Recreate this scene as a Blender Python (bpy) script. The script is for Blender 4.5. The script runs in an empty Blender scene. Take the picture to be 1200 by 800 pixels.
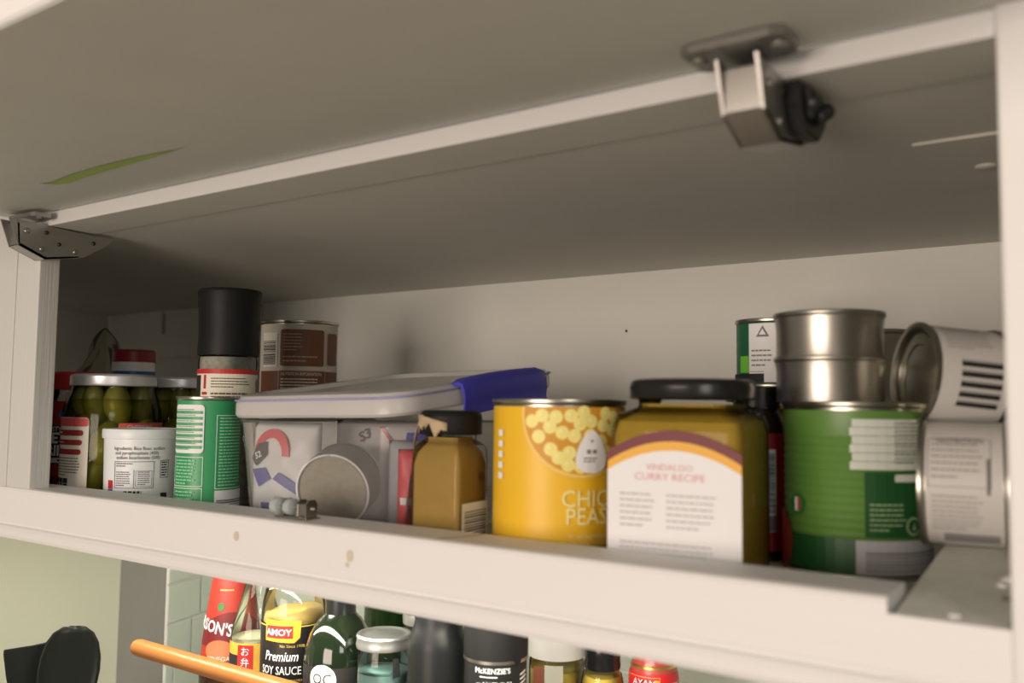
import bpy, bmesh, math, random
from mathutils import Vector, Matrix
random.seed(4)
SC = bpy.context.scene
COL = SC.collection

# ------------------------------------------------------------------ camera
cam_d = bpy.data.cameras.new('camera'); cam = bpy.data.objects.new('camera', cam_d); COL.objects.link(cam)
CAM = Vector((0.9474, -0.4816, 0.0940))
RT = Vector((0.8221, 0.5692, 0.0121)); UP = Vector((0.0307, -0.0656, 0.9974)); FW = Vector((-0.5685, 0.8196, 0.0713))
m = Matrix.Identity(4)
for i in range(3):
    m[i][0] = RT[i]; m[i][1] = UP[i]; m[i][2] = -FW[i]; m[i][3] = CAM[i]
cam.matrix_world = m
cam_d.sensor_width = 36.0; cam_d.lens = 31.13; cam_d.clip_start = 0.02; cam_d.clip_end = 60
cam_d.dof.use_dof = True; cam_d.dof.focus_distance = 0.95; cam_d.dof.aperture_fstop = 4.6
SC.camera = cam

# ------------------------------------------------------------------ light
W = bpy.data.worlds.new('room_light'); SC.world = W; W.use_nodes = True
bg = W.node_tree.nodes['Background']; bg.inputs[0].default_value = (1.0, 0.86, 0.70, 1); bg.inputs[1].default_value = 0.22

def area(name, loc, target, size, energy, color, sy=None):
    l = bpy.data.lights.new(name, 'AREA'); o = bpy.data.objects.new(name, l); COL.objects.link(o)
    l.energy = energy; l.color = color; l.size = size
    if sy: l.shape = 'RECTANGLE'; l.size_y = sy
    o.location = loc
    o.rotation_euler = (Vector(target) - Vector(loc)).to_track_quat('-Z', 'Y').to_euler()
    return o
area('front_key_light', (0.55, -2.2, 0.02), (0.4, 0, 0.05), 1.2, 36, (1.0, 0.81, 0.68), 0.9)  # broad key light from the camera side, source unseen
area('right_fill_light', (2.35, -1.45, 0.62), (0.6, 0.1, 0.0), 0.6, 8, (1.0, 0.88, 0.80))  # unseen second key, added from the right to lift side faces and tops
strip = area('lower_fill_light', (0.30, 0.070, -0.056), (0.30, 0.30, -0.40), 0.80, 2.4, (1.0, 0.92, 0.76), 0.02)  # unseen fill added below the cabinet to brighten walls, tiles and bottles
strip.rotation_euler = (math.radians(35), 0, 0)

SC.view_settings.view_transform = 'Standard'; SC.view_settings.look = 'None'
SC.view_settings.gamma = 1.0; SC.view_settings.use_curve_mapping = False
SC.view_settings.exposure = 0.0

# ------------------------------------------------------------------ materials
def lin(c):
    c = c / 255.0
    return c / 12.92 if c <= 0.04045 else ((c + 0.055) / 1.055) ** 2.4
def C(r, g, b):      # colour of a paint or print as seen under the warm kitchen light
    return (min(lin(r) / 0.92, .93), min(lin(g) / 0.80, .93), min(lin(b) / 0.70, .93), 1)
MATS = {}
def mat(name, rgb, rough=0.5, metal=0.0, noise=0.0, nscale=40.0, bump=0.0, bscale=60.0, coat=0.0, stretch=None):
    if name in MATS: return MATS[name]
    M = bpy.data.materials.new(name); M.use_nodes = True; nt = M.node_tree
    b = nt.nodes['Principled BSDF']
    col = C(*rgb)
    b.inputs['Base Color'].default_value = col; b.inputs['Roughness'].default_value = rough
    b.inputs['Metallic'].default_value = metal
    if coat: b.inputs['Coat Weight'].default_value = coat; b.inputs['Coat Roughness'].default_value = 0.08
    if noise or bump:
        tc = nt.nodes.new('ShaderNodeTexCoord'); mp = nt.nodes.new('ShaderNodeMapping')
        nt.links.new(tc.outputs['Object'], mp.inputs[0])
        if stretch: mp.inputs['Scale'].default_value = stretch
        if noise:
            n = nt.nodes.new('ShaderNodeTexNoise'); n.inputs['Scale'].default_value = nscale; n.inputs['Detail'].default_value = 4
            r = nt.nodes.new('ShaderNodeMix'); r.data_type = 'RGBA'
            r.inputs[6].default_value = tuple(c * (1 - noise) for c in col[:3]) + (1,)
            r.inputs[7].default_value = tuple(min(1, c * (1 + noise)) for c in col[:3]) + (1,)
            nt.links.new(mp.outputs[0], n.inputs['Vector']); nt.links.new(n.outputs[0], r.inputs[0])
            nt.links.new(r.outputs[2], b.inputs['Base Color'])
        if bump:
            n2 = nt.nodes.new('ShaderNodeTexNoise'); n2.inputs['Scale'].default_value = bscale; n2.inputs['Detail'].default_value = 3
            bp = nt.nodes.new('ShaderNodeBump'); bp.inputs['Strength'].default_value = bump; bp.inputs['Distance'].default_value = 0.001
            nt.links.new(mp.outputs[0], n2.inputs['Vector']); nt.links.new(n2.outputs[0], bp.inputs['Height'])
            nt.links.new(bp.outputs[0], b.inputs['Normal'])
    MATS[name] = M
    return M
def glass(name, tint=(1, 1, 1), body=0.0, body_rgb=(200, 200, 200), rough=0.03, ior=1.45):
    if name in MATS: return MATS[name]
    M = bpy.data.materials.new(name); M.use_nodes = True; nt = M.node_tree; nt.nodes.clear()
    o = nt.nodes.new('ShaderNodeOutputMaterial'); t = nt.nodes.new('ShaderNodeBsdfTransparent'); t.inputs[0].default_value = tint + (1,)
    base = t.outputs[0]
    if body:
        d = nt.nodes.new('ShaderNodeBsdfDiffuse'); d.inputs[0].default_value = C(*body_rgb)
        tr = nt.nodes.new('ShaderNodeBsdfTranslucent'); tr.inputs[0].default_value = C(*body_rgb)
        a = nt.nodes.new('ShaderNodeMixShader'); a.inputs[0].default_value = 0.35
        nt.links.new(d.outputs[0], a.inputs[1]); nt.links.new(tr.outputs[0], a.inputs[2])
        x = nt.nodes.new('ShaderNodeMixShader'); x.inputs[0].default_value = body
        nt.links.new(base, x.inputs[1]); nt.links.new(a.outputs[0], x.inputs[2]); base = x.outputs[0]
    g = nt.nodes.new('ShaderNodeBsdfGlossy'); g.inputs['Roughness'].default_value = rough
    f = nt.nodes.new('ShaderNodeFresnel'); f.inputs[0].default_value = ior
    x = nt.nodes.new('ShaderNodeMixShader')
    nt.links.new(f.outputs[0], x.inputs[0]); nt.links.new(base, x.inputs[1]); nt.links.new(g.outputs[0], x.inputs[2])
    nt.links.new(x.outputs[0], o.inputs[0])
    MATS[name] = M
    return M

PAINT = mat('cream_paint', (226, 214, 202), 0.55, noise=0.03, nscale=9, bump=0.25, bscale=90, stretch=(.15, 1, 2.5))
STILE = mat('brushed_cream_paint', (204, 194, 180), 0.55, noise=0.03, nscale=14, bump=0.5, bscale=260, stretch=(1, 1, .03))
BOARD = mat('flat_white_board', (200, 188, 170), 0.65, noise=0.05, nscale=14, bump=0.15, bscale=120)
BOARDB = mat('back_board_paint', (216, 206, 190), 0.6, noise=0.03, nscale=10)
STEEL = mat('steel', (170, 158, 142), 0.33, 1.0)
TIN = mat('tinplate', (172, 160, 142), 0.28, 1.0, noise=.05, nscale=30)
DSTEEL = mat('dark_steel', (70, 66, 62), 0.42, 0.8)
HINGE = mat('zinc_steel', (166, 155, 142), 0.34, 0.85)
BLACK = mat('black_plastic', (24, 23, 22), 0.5)
GLOSSB = mat('black_gloss', (26, 26, 25), 0.22)
INK = mat('black_ink', (35, 33, 32), 0.7)
GREY = mat('grey_ink', (120, 112, 108), 0.7)
WHITE = mat('white_print', (232, 222, 212), 0.6)
PAPER = mat('cream_paper', (226, 212, 186), 0.6)
RED = mat('red_print', (188, 40, 36), 0.5)
DRED = mat('dark_red_print', (120, 28, 28), 0.5)
CLEAR = glass('clear_glass', (.97, .985, .96))
GREENGL = glass('olive_green_glass', (.10, .17, .04))

# ------------------------------------------------------------------ building blocks
def finish(name, bm, material, parent=None, smooth=False, label=None, kind=None, auto=None):
    me = bpy.data.meshes.new(name); bm.normal_update(); bm.to_mesh(me); bm.free()
    for x in (material if isinstance(material, (list, tuple)) else [material]): me.materials.append(x)
    o = bpy.data.objects.new(name, me); COL.objects.link(o)
    if parent is not None: o.parent = parent
    if smooth:
        me.polygons.foreach_set('use_smooth', [True] * len(me.polygons))
        if auto:
            try: me.set_sharp_from_angle(angle=math.radians(auto))
            except Exception: pass
    if label: o['label'] = label
    if kind: o['kind'] = kind
    return o
def thing(name, label, cat, loc=(0, 0, 0), rot=0.0, group=None):
    o = bpy.data.objects.new(name, None); COL.objects.link(o); o.empty_display_size = .02
    o.location = loc; o.rotation_euler = (0, 0, rot); o['label'] = label; o['category'] = cat
    if group: o['group'] = group
    return o
def addbox(bm, lo, hi, bev=0.0, seg=2):
    r = bmesh.ops.create_cube(bm, size=1.0)
    s = [hi[i] - lo[i] for i in range(3)]; c = [(hi[i] + lo[i]) / 2 for i in range(3)]
    bmesh.ops.scale(bm, vec=s, verts=r['verts']); bmesh.ops.translate(bm, vec=c, verts=r['verts'])
    if bev:
        es = list({e for v in r['verts'] for e in v.link_edges})
        bmesh.ops.bevel(bm, geom=es, offset=bev, segments=seg, affect='EDGES', profile=.5)
def box(name, lo, hi, material, parent=None, bev=0.0, seg=2, **k):
    bm = bmesh.new(); addbox(bm, lo, hi, bev, seg)
    return finish(name, bm, material, parent, **k)
def revolve(bm, prof, seg=48, M=None, sq=None):
    rings = []
    for r, z in prof:
        if r < 1e-6:
            v = bm.verts.new((0, 0, z)); rings.append([v])
        else:
            rings.append([bm.verts.new((r * math.sin(2 * math.pi * i / seg), -r * math.cos(2 * math.pi * i / seg), z)) for i in range(seg)])
    for a, b in zip(rings[:-1], rings[1:]):
        for i in range(seg):
            j = (i + 1) % seg
            if len(a) == 1 and len(b) == 1: continue
            if len(a) == 1: bm.faces.new((a[0], b[j], b[i]))
            elif len(b) == 1: bm.faces.new((a[i], a[j], b[0]))
            else: bm.faces.new((a[i], a[j], b[j], b[i]))
    if M is not None: bmesh.ops.transform(bm, matrix=M, verts=[v for r in rings for v in r])
def lathe(name, prof, material, parent=None, seg=48, M=None, auto=35, **k):
    bm = bmesh.new(); revolve(bm, prof, seg, M)
    return finish(name, bm, material, parent, smooth=True, auto=auto, **k)
def prism(name, poly, axis, a, b, material, parent=None, bev=0.0, **k):
    """polygon in the plane square to the axis, extruded from a to b"""
    bm = bmesh.new()
    def P(p, t): return {'x': (t, p[0], p[1]), 'y': (p[0], t, p[1]), 'z': (p[0], p[1], t)}[axis]
    A = [bm.verts.new(P(p, a)) for p in poly]; B = [bm.verts.new(P(p, b)) for p in poly]
    n = len(poly)
    bm.faces.new(A); bm.faces.new(B[::-1])
    for i in range(n): bm.faces.new((A[i], B[i], B[(i + 1) % n], A[(i + 1) % n]))
    bmesh.ops.recalc_face_normals(bm, faces=bm.faces)
    if bev: bmesh.ops.bevel(bm, geom=list(bm.edges), offset=bev, segments=2, affect='EDGES')
    return finish(name, bm, material, parent, **k)
def tube(bm, pts, r, seg=10):
    prev = None
    for i, p in enumerate(pts):
        p = Vector(p); q = Vector(pts[min(i + 1, len(pts) - 1)]) - Vector(pts[max(i - 1, 0)]); q.normalize()
        u = q.orthogonal().normalized() if prev is None else (prev[1] - q * prev[1].dot(q)).normalized()
        w = q.cross(u); rr = r[i] if isinstance(r, (list, tuple)) else r
        ring = [bm.verts.new(p + (u * math.cos(2 * math.pi * k / seg) + w * math.sin(2 * math.pi * k / seg)) * rr) for k in range(seg)]
        if prev:
            for k in range(seg): bm.faces.new((prev[0][k], prev[0][(k + 1) % seg], ring[(k + 1) % seg], ring[k]))
        else: bm.faces.new(ring[::-1])
        prev = (ring, u)
    bm.faces.new(prev[0])

# ---- flat print: labels and lettering laid on round or flat bodies
class Cyl:                       # u: arc length from the face turned to -Y, v: height
    def __init__(s, R, prof=None, z=0.0): s.R = R; s.prof = prof; s.z = z; s.step = R * 0.13
    def r(s, v):
        if not s.prof: return s.R
        p = s.prof
        for (r0, z0), (r1, z1) in zip(p[:-1], p[1:]):
            if z0 <= v <= z1 and z1 > z0: return r0 + (r1 - r0) * (v - z0) / (z1 - z0)
        return p[-1][0]
    def f(s, u, v, off):
        a = u / s.R; r = s.r(v) + off
        return Vector((r * math.sin(a), -r * math.cos(a), v + s.z))
class Flat:
    def __init__(s, o, r=(1, 0, 0), up=(0, 0, 1)):
        s.o = Vector(o); s.rt = Vector(r).normalized(); s.up = Vector(up).normalized(); s.n = s.rt.cross(s.up); s.step = None
    def f(s, u, v, off): return s.o + s.rt * u + s.up * v + s.n * off
def decal(name, parent, mp, polys, material, off=0.0004, label=None, vstep=None):
    bm = bmesh.new()
    for p in polys:
        vs = [bm.verts.new((u, v, 0)) for u, v in p]
        try: bm.faces.new(vs)
        except Exception: pass
    if not bm.verts: bm.free(); return None
    if mp.step:
        us = [v.co.x for v in bm.verts]; a = math.floor(min(us) / mp.step); b = math.ceil(max(us) / mp.step)
        for k in range(a, b + 1):
            bmesh.ops.bisect_plane(bm, geom=bm.verts[:] + bm.edges[:] + bm.faces[:], plane_co=(k * mp.step + 1e-5, 0, 0), plane_no=(1, 0, 0))
    if vstep:
        ws = [v.co.y for v in bm.verts]
        for k in range(math.floor(min(ws) / vstep), math.ceil(max(ws) / vstep) + 1):
            bmesh.ops.bisect_plane(bm, geom=bm.verts[:] + bm.edges[:] + bm.faces[:], plane_co=(0, k * vstep + 1e-5, 0), plane_no=(0, 1, 0))
    for f in bm.faces:
        if f.normal.z < 0 or f.calc_area() < 0: pass
    bmesh.ops.recalc_face_normals(bm, faces=bm.faces)
    bm.normal_update()
    for f in list(bm.faces):
        if f.normal.z < 0: f.normal_flip()
    for v in bm.verts: v.co = mp.f(v.co.x, v.co.y, off)
    return finish(name, bm, material, parent, label=label)
def rr(u0, v0, u1, v1, r=0.0, n=4):
    if r <= 0: return [(u0, v0), (u1, v0), (u1, v1), (u0, v1)]
    out = []
    for cx, cy, a in ((u1 - r, v0 + r, -90), (u1 - r, v1 - r, 0), (u0 + r, v1 - r, 90), (u0 + r, v0 + r, 180)):
        for i in range(n + 1):
            t = math.radians(a + 90 * i / n); out.append((cx + r * math.cos(t), cy + r * math.sin(t)))
    return out
def disc(u, v, rx, ry=None, n=28):
    ry = ry or rx
    return [(u + rx * math.cos(2 * math.pi * i / n), v + ry * math.sin(2 * math.pi * i / n)) for i in range(n)]
def frame(u0, v0, u1, v1, t):
    return [rr(u0, v0, u1, v0 + t), rr(u0, v1 - t, u1, v1), rr(u0, v0 + t, u0 + t, v1 - t), rr(u1 - t, v0 + t, u1, v1 - t)]
def words(u0, u1, v0, v1, n, h=.5, fill=.92, seed=1, lo=3, hi=9):
    """rows of print too small to read, as short bars"""
    R = random.Random(seed); out = []; p = (v1 - v0) / n
    for i in range(n):
        v = v1 - (i + 1) * p + p * (1 - h) / 2; u = u0; end = u0 + (u1 - u0) * (fill if i < n - 1 else fill * R.uniform(.5, .9)) * R.uniform(.88, 1)
        while u < end:
            w = p * h * R.uniform(lo, hi) * .45
            out.append(rr(u, v, min(u + w, end), v + p * h)); u += w + p * h * .5
    return out
def bars(u0, u1, v0, v1, n, vert=True, seed=2):
    R = random.Random(seed); out = []
    tot = (u1 - u0) if vert else (v1 - v0); p = tot / n
    for i in range(n):
        a = i * p; w = p * R.uniform(.3, .75)
        out.append(rr(u0 + a, v0, u0 + a + w, v1) if vert else rr(u0, v0 + a, u1, v0 + a + w))
    return out
KZ = 1.0
def text(s, size, u, v, align='CENTER', sx=1.0, bold=0.0, rot=0.0, shear=0.0):
    size *= KZ; sx /= KZ
    cu = bpy.data.curves.new('t', 'FONT'); cu.body = s; cu.size = size; cu.align_x = align; cu.offset = bold * size; cu.shear = shear
    cu.resolution_u = 2
    ob = bpy.data.objects.new('t', cu); me = bpy.data.meshes.new_from_object(ob)
    ca, sa = math.cos(rot), math.sin(rot); out = []
    for p in me.polygons:
        q = []
        for i in p.vertices:
            x, y = me.vertices[i].co.x * sx, me.vertices[i].co.y
            q.append((u + x * ca - y * sa, v + x * sa + y * ca))
        out.append(q)
    bpy.data.objects.remove(ob); bpy.data.curves.remove(cu); bpy.data.meshes.remove(me)
    return out

def can_parts(t, R, H, ribs=0, rib_z=None, lid_drop=.004, label_mat=None, label_z=None, metal=None):
    """tin can: body with rolled seams at both ends, recessed end, paper wrap"""
    metal = metal or TIN
    p = [(0, .003), (R - .004, .003), (R - .003, 0), (R + .0004, 0), (R + .0008, .0015), (R + .0004, .003), (R - .0012, .0042)]
    if ribs:
        z0, z1 = rib_z
        for i in range(ribs * 4 + 1): p.append((R - .0012 - .0009 * (.5 - .5 * math.cos(math.pi * i / 2)), z0 + (z1 - z0) * i / (ribs * 4)))
    p += [(R - .0012, H - .0042), (R + .0004, H - .003), (R + .0008, H - .0015), (R + .0004, H), (R - .0016, H)]
    body = lathe('can_body', p, metal, t, 56)
    e = [(R - .0016, H), (R - .0026, H - lid_drop), (R * .86, H - lid_drop), (R * .83, H - lid_drop + .0011), (R * .79, H - lid_drop),
         (R * .70, H - lid_drop), (R * .67, H - lid_drop + .0008), (R * .62, H - lid_drop), (0, H - lid_drop)]
    lathe('can_end', e, metal, t, 56)
    if label_mat:
        z0, z1 = label_z or (.0045, H - .0045)
        q = [(R - .0008, z0)]
        if ribs:
            a, b = rib_z
            for i in range(ribs * 4 + 1):
                z = a + (b - a) * i / (ribs * 4)
                if z0 < z < z1: q.append((R - .0008 - .0009 * (.5 - .5 * math.cos(math.pi * i / 2)), z))
        q.append((R - .0008, z1))
        return lathe('paper_label', q, label_mat, t, 56)
    return body
def copy_tree(o, parent=None):
    c = o.copy(); COL.objects.link(c)
    if parent is not None: c.parent = parent
    for ch in list(o.children): copy_tree(ch, c)
    return c
def ridged_cap(name, R, z0, z1, material, parent, n=60, depth=.0006, dome=.001, seg_top=True):
    bm = bmesh.new(); S = n * 2
    def ring(r, z, rid): return [bm.verts.new(((r - (depth if (i % 2 and rid) else 0)) * math.sin(2 * math.pi * i / S), -(r - (depth if (i % 2 and rid) else 0)) * math.cos(2 * math.pi * i / S), z)) for i in range(S)]
    rs = [ring(R, z0, True), ring(R, z1 - .003, True), ring(R - .0007, z1 - .001, False), ring(R - .002, z1, False)]
    for a, b in zip(rs[:-1], rs[1:]):
        for i in range(S): bm.faces.new((a[i], a[(i + 1) % S], b[(i + 1) % S], b[i]))
    bm.faces.new(rs[-1]); bm.faces.new(rs[0][::-1])
    return finish(name, bm, material, parent)

# ------------------------------------------------------------------ the setting below the cabinet
PALE = mat('pale_green_plaster', (222, 216, 186), 0.7, noise=.03, nscale=6)
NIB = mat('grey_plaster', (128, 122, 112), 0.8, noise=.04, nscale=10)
TILE = mat('sage_tile', (226, 226, 204), 0.25, noise=.05, nscale=12)
GROUT = mat('pale_grout', (246, 244, 230), 0.8)
FLOOR_Z = -0.40
wl = prism('wall_left', [(-.3725, -.45), (-.3725, .34), (-.2528, .34), (-.3186, .5505), (-.3186, .62), (-.6, .62), (-.6, -.45)], 'z', -.75, -.0395, [PALE, NIB])
wl['kind'] = 'structure'
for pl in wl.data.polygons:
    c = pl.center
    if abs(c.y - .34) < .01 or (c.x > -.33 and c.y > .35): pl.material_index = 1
wb = box('wall_back', (-.32, .552, -.75), (1.5, .62, -.0395), GROUT); wb['kind'] = 'structure'
TH, TW, GAP = .0595, .12, .0035
def tile_mesh(w):
    bm = bmesh.new(); addbox(bm, (0, -.0022, 0), (w, .0, TH - GAP), .0008, 1)
    me = bpy.data.meshes.new('tile'); bm.normal_update(); bm.to_mesh(me); bm.free(); me.materials.append(TILE); return me
TFULL = tile_mesh(TW - GAP)
ang = math.atan2(.9545, -.2982)
def put_tile(me, p, rz, parent):
    o = bpy.data.objects.new('tile', me); COL.objects.link(o); o.parent = parent; o.location = p; o.rotation_euler = (0, 0, rz)
gp = prism('grout_bed', [(-.2528, .341), (-.2508, .3417), (-.3166, .5522), (-.3186, .5515)], 'z', -.40, -.0395, GROUT, wl)
for r in range(6):
    z = -.1840 - (r - 1) * TH + GAP / 2 - TH
    z = -.1240 - r * TH + GAP / 2
    if z > -.04 - TH + .004: continue
    cut = .060 if r % 2 == 1 else (.08 if r % 4 == 2 else .02)
    s = 0.0; ends = [cut]
    while ends[-1] < .205: ends.append(min(ends[-1] + TW, .2125))
    for e in ends:
        w = e - s - GAP
        if w > .004:
            px, py = -.2508 - .2982 * s, .3417 + .9545 * s
            put_tile(TFULL if abs(w - (TW - GAP)) < 1e-4 else tile_mesh(w), (px + .0005, py, z), ang, wl)
        s = e
    x = -.310 + (.0 if r % 2 else -TW / 2)
    while x < .98:
        if x > -.315: put_tile(TFULL, (x, .552, z), 0, wb)
        else: 
            put_tile(tile_mesh(TW / 2 - GAP), (-.310, .552, z), 0, wb)
        x += TW
# top row of tiles cut by the cabinet underside
for s0, s1 in ((0, .075), (.075, .195)):
    me = tile_mesh(s1 - s0 - GAP)
    put_tile(me, (-.2503 - .2982 * s0, .3417 + .9545 * s0, -.1240 + GAP / 2 + 0), ang, wl) if False else None
WORK = mat('worktop_laminate', (150, 140, 122), .4, noise=.1, nscale=60)
wt = box('worktop', (-.3715, -.10, FLOOR_Z - .04), (1.5, .545, FLOOR_Z), WORK, bev=.003)
wt['label'] = 'stone-coloured kitchen worktop under the bottle rack'; wt['category'] = 'worktop'

# ------------------------------------------------------------------ the wall cabinet
WID = 0.90; H = 0.2775
cab = thing('wall_cabinet', 'cream painted wall cabinet with raised flap door and bottom rail', 'cabinet', (0, 0, 0))
# bottom rail with a beaded lower edge
bm = bmesh.new()
prof = [(0.045, 0.0), (0.0035, 0.0), (0.001, -.001), (0.0, -.0035), (0.0, -.036), (.0012, -.0385), (.0012, -.0395), (-.0015, -.041), (-.003, -.0445), (-.003, -.050), (-.0015, -.0534), (.045, -.0534)]
xs = [-.62 + i * (.845 + .62) / 24 for i in range(25)]
rings = []
for x in xs:
    rings.append([bm.verts.new((x, y, z)) for y, z in prof])
for a, b in zip(rings[:-1], rings[1:]):
    for i in range(len(prof)): bm.faces.new((a[i], a[(i + 1) % len(prof)], b[(i + 1) % len(prof)], b[i]))
bm.faces.new(rings[0]); bm.faces.new(rings[-1][::-1]); bmesh.ops.recalc_face_normals(bm, faces=bm.faces)
rail = finish('bottom_rail', bm, PAINT, cab)
FILL = mat('wood_filler', (204, 184, 160), .8, noise=.15, nscale=90)
for (x, z, sx, sz) in ((.338, -.0171, .0035, .0042), (.469, -.0194, .0036, .0046), (.4667, -.0262, .0022, .002)):
    decal('filler_spot', rail, Flat((x, 0, z)), [disc(0, 0, sx, sz, 12)], FILL, .0003)
decal('paint_crack', rail, Flat((.553, .022, 0.0), (1, 0, 0), (0, 1, 0)), [[(-.004, -.022), (-.001, -.012), (.006, .002), (.009, .02), (.0075, .02), (.004, .002), (-.003, -.012)]], mat('crack', (150, 128, 104), .8), .0004)
# right end of the rail: front face carries on under a notch with a scuffed plate
prism('bottom_rail', [(-.0, -.0085), (.0, -.036), (.0012, -.0385), (-.0015, -.041), (-.003, -.0445), (-.003, -.050), (-.0015, -.0534), (.045, -.0534), (.045, -.0200), (.0032, -.0200), (.0032, -.0085)], 'x', .845, .90, PAINT, cab)
bm = bmesh.new(); addbox(bm, (.8475, .0035, -.0195), (.8985, .200, 0.0022), .0006, 1)
for v in bm.verts:
    if v.co.z > -.005: v.co.z += (v.co.y - .1) * .10 - .0010
scuff = finish('scuffed_plate', bm, mat('scuffed_beige', (222, 212, 194), .6, noise=.16, nscale=45, bump=.4, bscale=80), cab, label='scuffed beige packing block in the rail notch')
for (x, y, z, r, mt) in ((.874, .012, -.0065, .0035, WHITE), (.893, .085, .0015, .006, WHITE), (.889, .075, .0005, .0035, WHITE), (.893, .05, -.002, .0022, mat('brown_speck', (110, 90, 80), .7))):
    bm = bmesh.new(); bmesh.ops.create_icosphere(bm, subdivisions=2, radius=r)
    for v in bm.verts: v.co *= random.uniform(.75, 1.2); v.co.z *= .7; v.co += Vector((x, y, z - .002))
    finish('filler_lump', bm, mt, scuff, smooth=True)
# stiles, top rail
bm = bmesh.new(); addbox(bm, (-.0475, 0, -.0005), (0, .022, .300), .0012, 2); finish('stile', bm, STILE, cab)
bm = bmesh.new(); addbox(bm, (-.62, .0, -.0005), (-.0495, .022, .300), .0012, 2); finish('left_light_blocker', bm, STILE, cab)  # unseen panel added to keep light out of the left interior
box('stile', (.90, -.0015, -.20), (1.02, .030, .300), PAINT, cab, .002)
tr = box('top_rail', (-.0, .0005, H), (.90, .055, .292), [PAINT, BOARD], cab, .0012)
for pl in tr.data.polygons:
    if pl.normal.z < -.9: pl.material_index = 1  # underside takes the darker board colour as painted-in shade
# carcass
bm = bmesh.new()
vs = [bm.verts.new(v) for v in ((-.79, .056, .2790), (.955, .056, .2790), (.955, .548, .2665), (-.79, .548, .2665), (-.79, .056, .297), (.955, .056, .297), (.955, .548, .297), (-.79, .548, .297))]
for f in ((0, 3, 2, 1), (4, 5, 6, 7), (0, 1, 5, 4), (1, 2, 6, 5), (2, 3, 7, 6), (3, 0, 4, 7)): bm.faces.new([vs[i] for i in f])
finish('ceiling_panel', bm, BOARD, cab)
bp = box('back_panel', (-.79, .5405, -.0395), (.955, .5500, .297), BOARDB, cab)
box('side_panel', (-.79, .022, -.0395), (-.776, .541, .290), BOARD, cab)
box('side_panel', (.945, .030, -.0395), (.960, .541, .290), BOARD, cab)
box('shelf_board', (-.776, .0455, -.038), (.945, .5405, -.020), mat('shelf_board_paint', (190, 176, 156), .55, noise=.05, nscale=8), cab)
# patch with a curved cut edge in the back corner, nail hole, screw plate on the ceiling
pa = [(-.70, .262)]
for i in range(9):
    t = i / 8; pa.append((-.70 + .087 * t + .012 * math.sin(math.pi * t), .262 - .076 * (t ** .8)))
pa += [(-.60, .176), (-.30, .176), (-.30, .2675), (-.70, .2675)]
prism('back_patch', pa, 'y', .5335, .5405, BOARDB, cab, label='thin patch board with a curved cut edge')
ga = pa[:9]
decal('patch_edge_shadow', bp, Flat((0, .5405, 0)), [[ga[i], ga[i + 1], (ga[i + 1][0] - .0045, ga[i + 1][1] - .002), (ga[i][0] - .0045, ga[i][1] - .002)] for i in range(8)], INK, .0004)  # shadow line beside the curved cut, painted as a dark strip
box('batten', (-.585, .527, .222), (-.572, .5335, .262), BOARDB, cab, .002)
decal('nail_hole', bp, Flat((.4184, .5405, .191)), [disc(0, 0, .0016, .002, 10)], INK, .0003)
sp = prism('ceiling_plate', [(.8315, .165), (.90, .165), (.90, .300), (.8315, .300)], 'z', 0, 1, BOARD, cab)
for v in sp.data.vertices: v.co.z = .2790 - .0125 * (v.co.y - .056) / .492 + (-.0016 if v.co.z < .5 else .001)
bm = bmesh.new(); bmesh.ops.create_icosphere(bm, subdivisions=2, radius=.008)
for v in bm.verts: v.co.z *= .3; v.co += Vector((.868, .24, .2728))
finish('filler_lump', bm, BOARD, sp, smooth=True)
# flap door, hinged on the top rail, raised level
FA = math.radians(-5.0); FL = .288; FT = .017
def flapP(x, l, t): return (x, -.003 - l * math.cos(FA) - t * 0 , .2915 + l * math.sin(FA) + t)
bm = bmesh.new()
fv = [bm.verts.new(flapP(x, l, t)) for x in (-.045, .935) for l in (0, FL) for t in (0, FT)]
for f in ((0, 2, 6, 4), (1, 5, 7, 3), (0, 1, 3, 2), (4, 6, 7, 5), (2, 3, 7, 6), (0, 4, 5, 1)): bm.faces.new([fv[i] for i in f])
bmesh.ops.recalc_face_normals(bm, faces=bm.faces)
bmesh.ops.bevel(bm, geom=list(bm.edges), offset=.0012, segments=2, affect='EDGES')
flap = finish('flap_door', bm, [PAINT], cab)
flap.data.materials.append(BOARD)
for pl in flap.data.polygons:
    if pl.normal.z < -.5: pl.material_index = 1
GREENP = mat('green_marker', (158, 172, 84), .7, noise=.2, nscale=60)
def flap_map():
    n = Flat((0, -.003, .2915), (1, 0, 0), (0, math.cos(FA), -math.sin(FA)))
    return n
fm = flap_map()
decal('marker_streak', flap, Flat((0, -.003, .2915), (-1, 0, 0), (0, math.cos(FA), -math.sin(FA))), [[(-u, v) for u, v in ((.165, -.085), (.178, -.080), (.215, -.087), (.27, -.090), (.315, -.0885), (.372, -.083), (.315, -.079), (.27, -.0765), (.22, -.0735), (.185, -.0685), (.17, -.072))]], GREENP, .0006, 'green marker streak')

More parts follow.
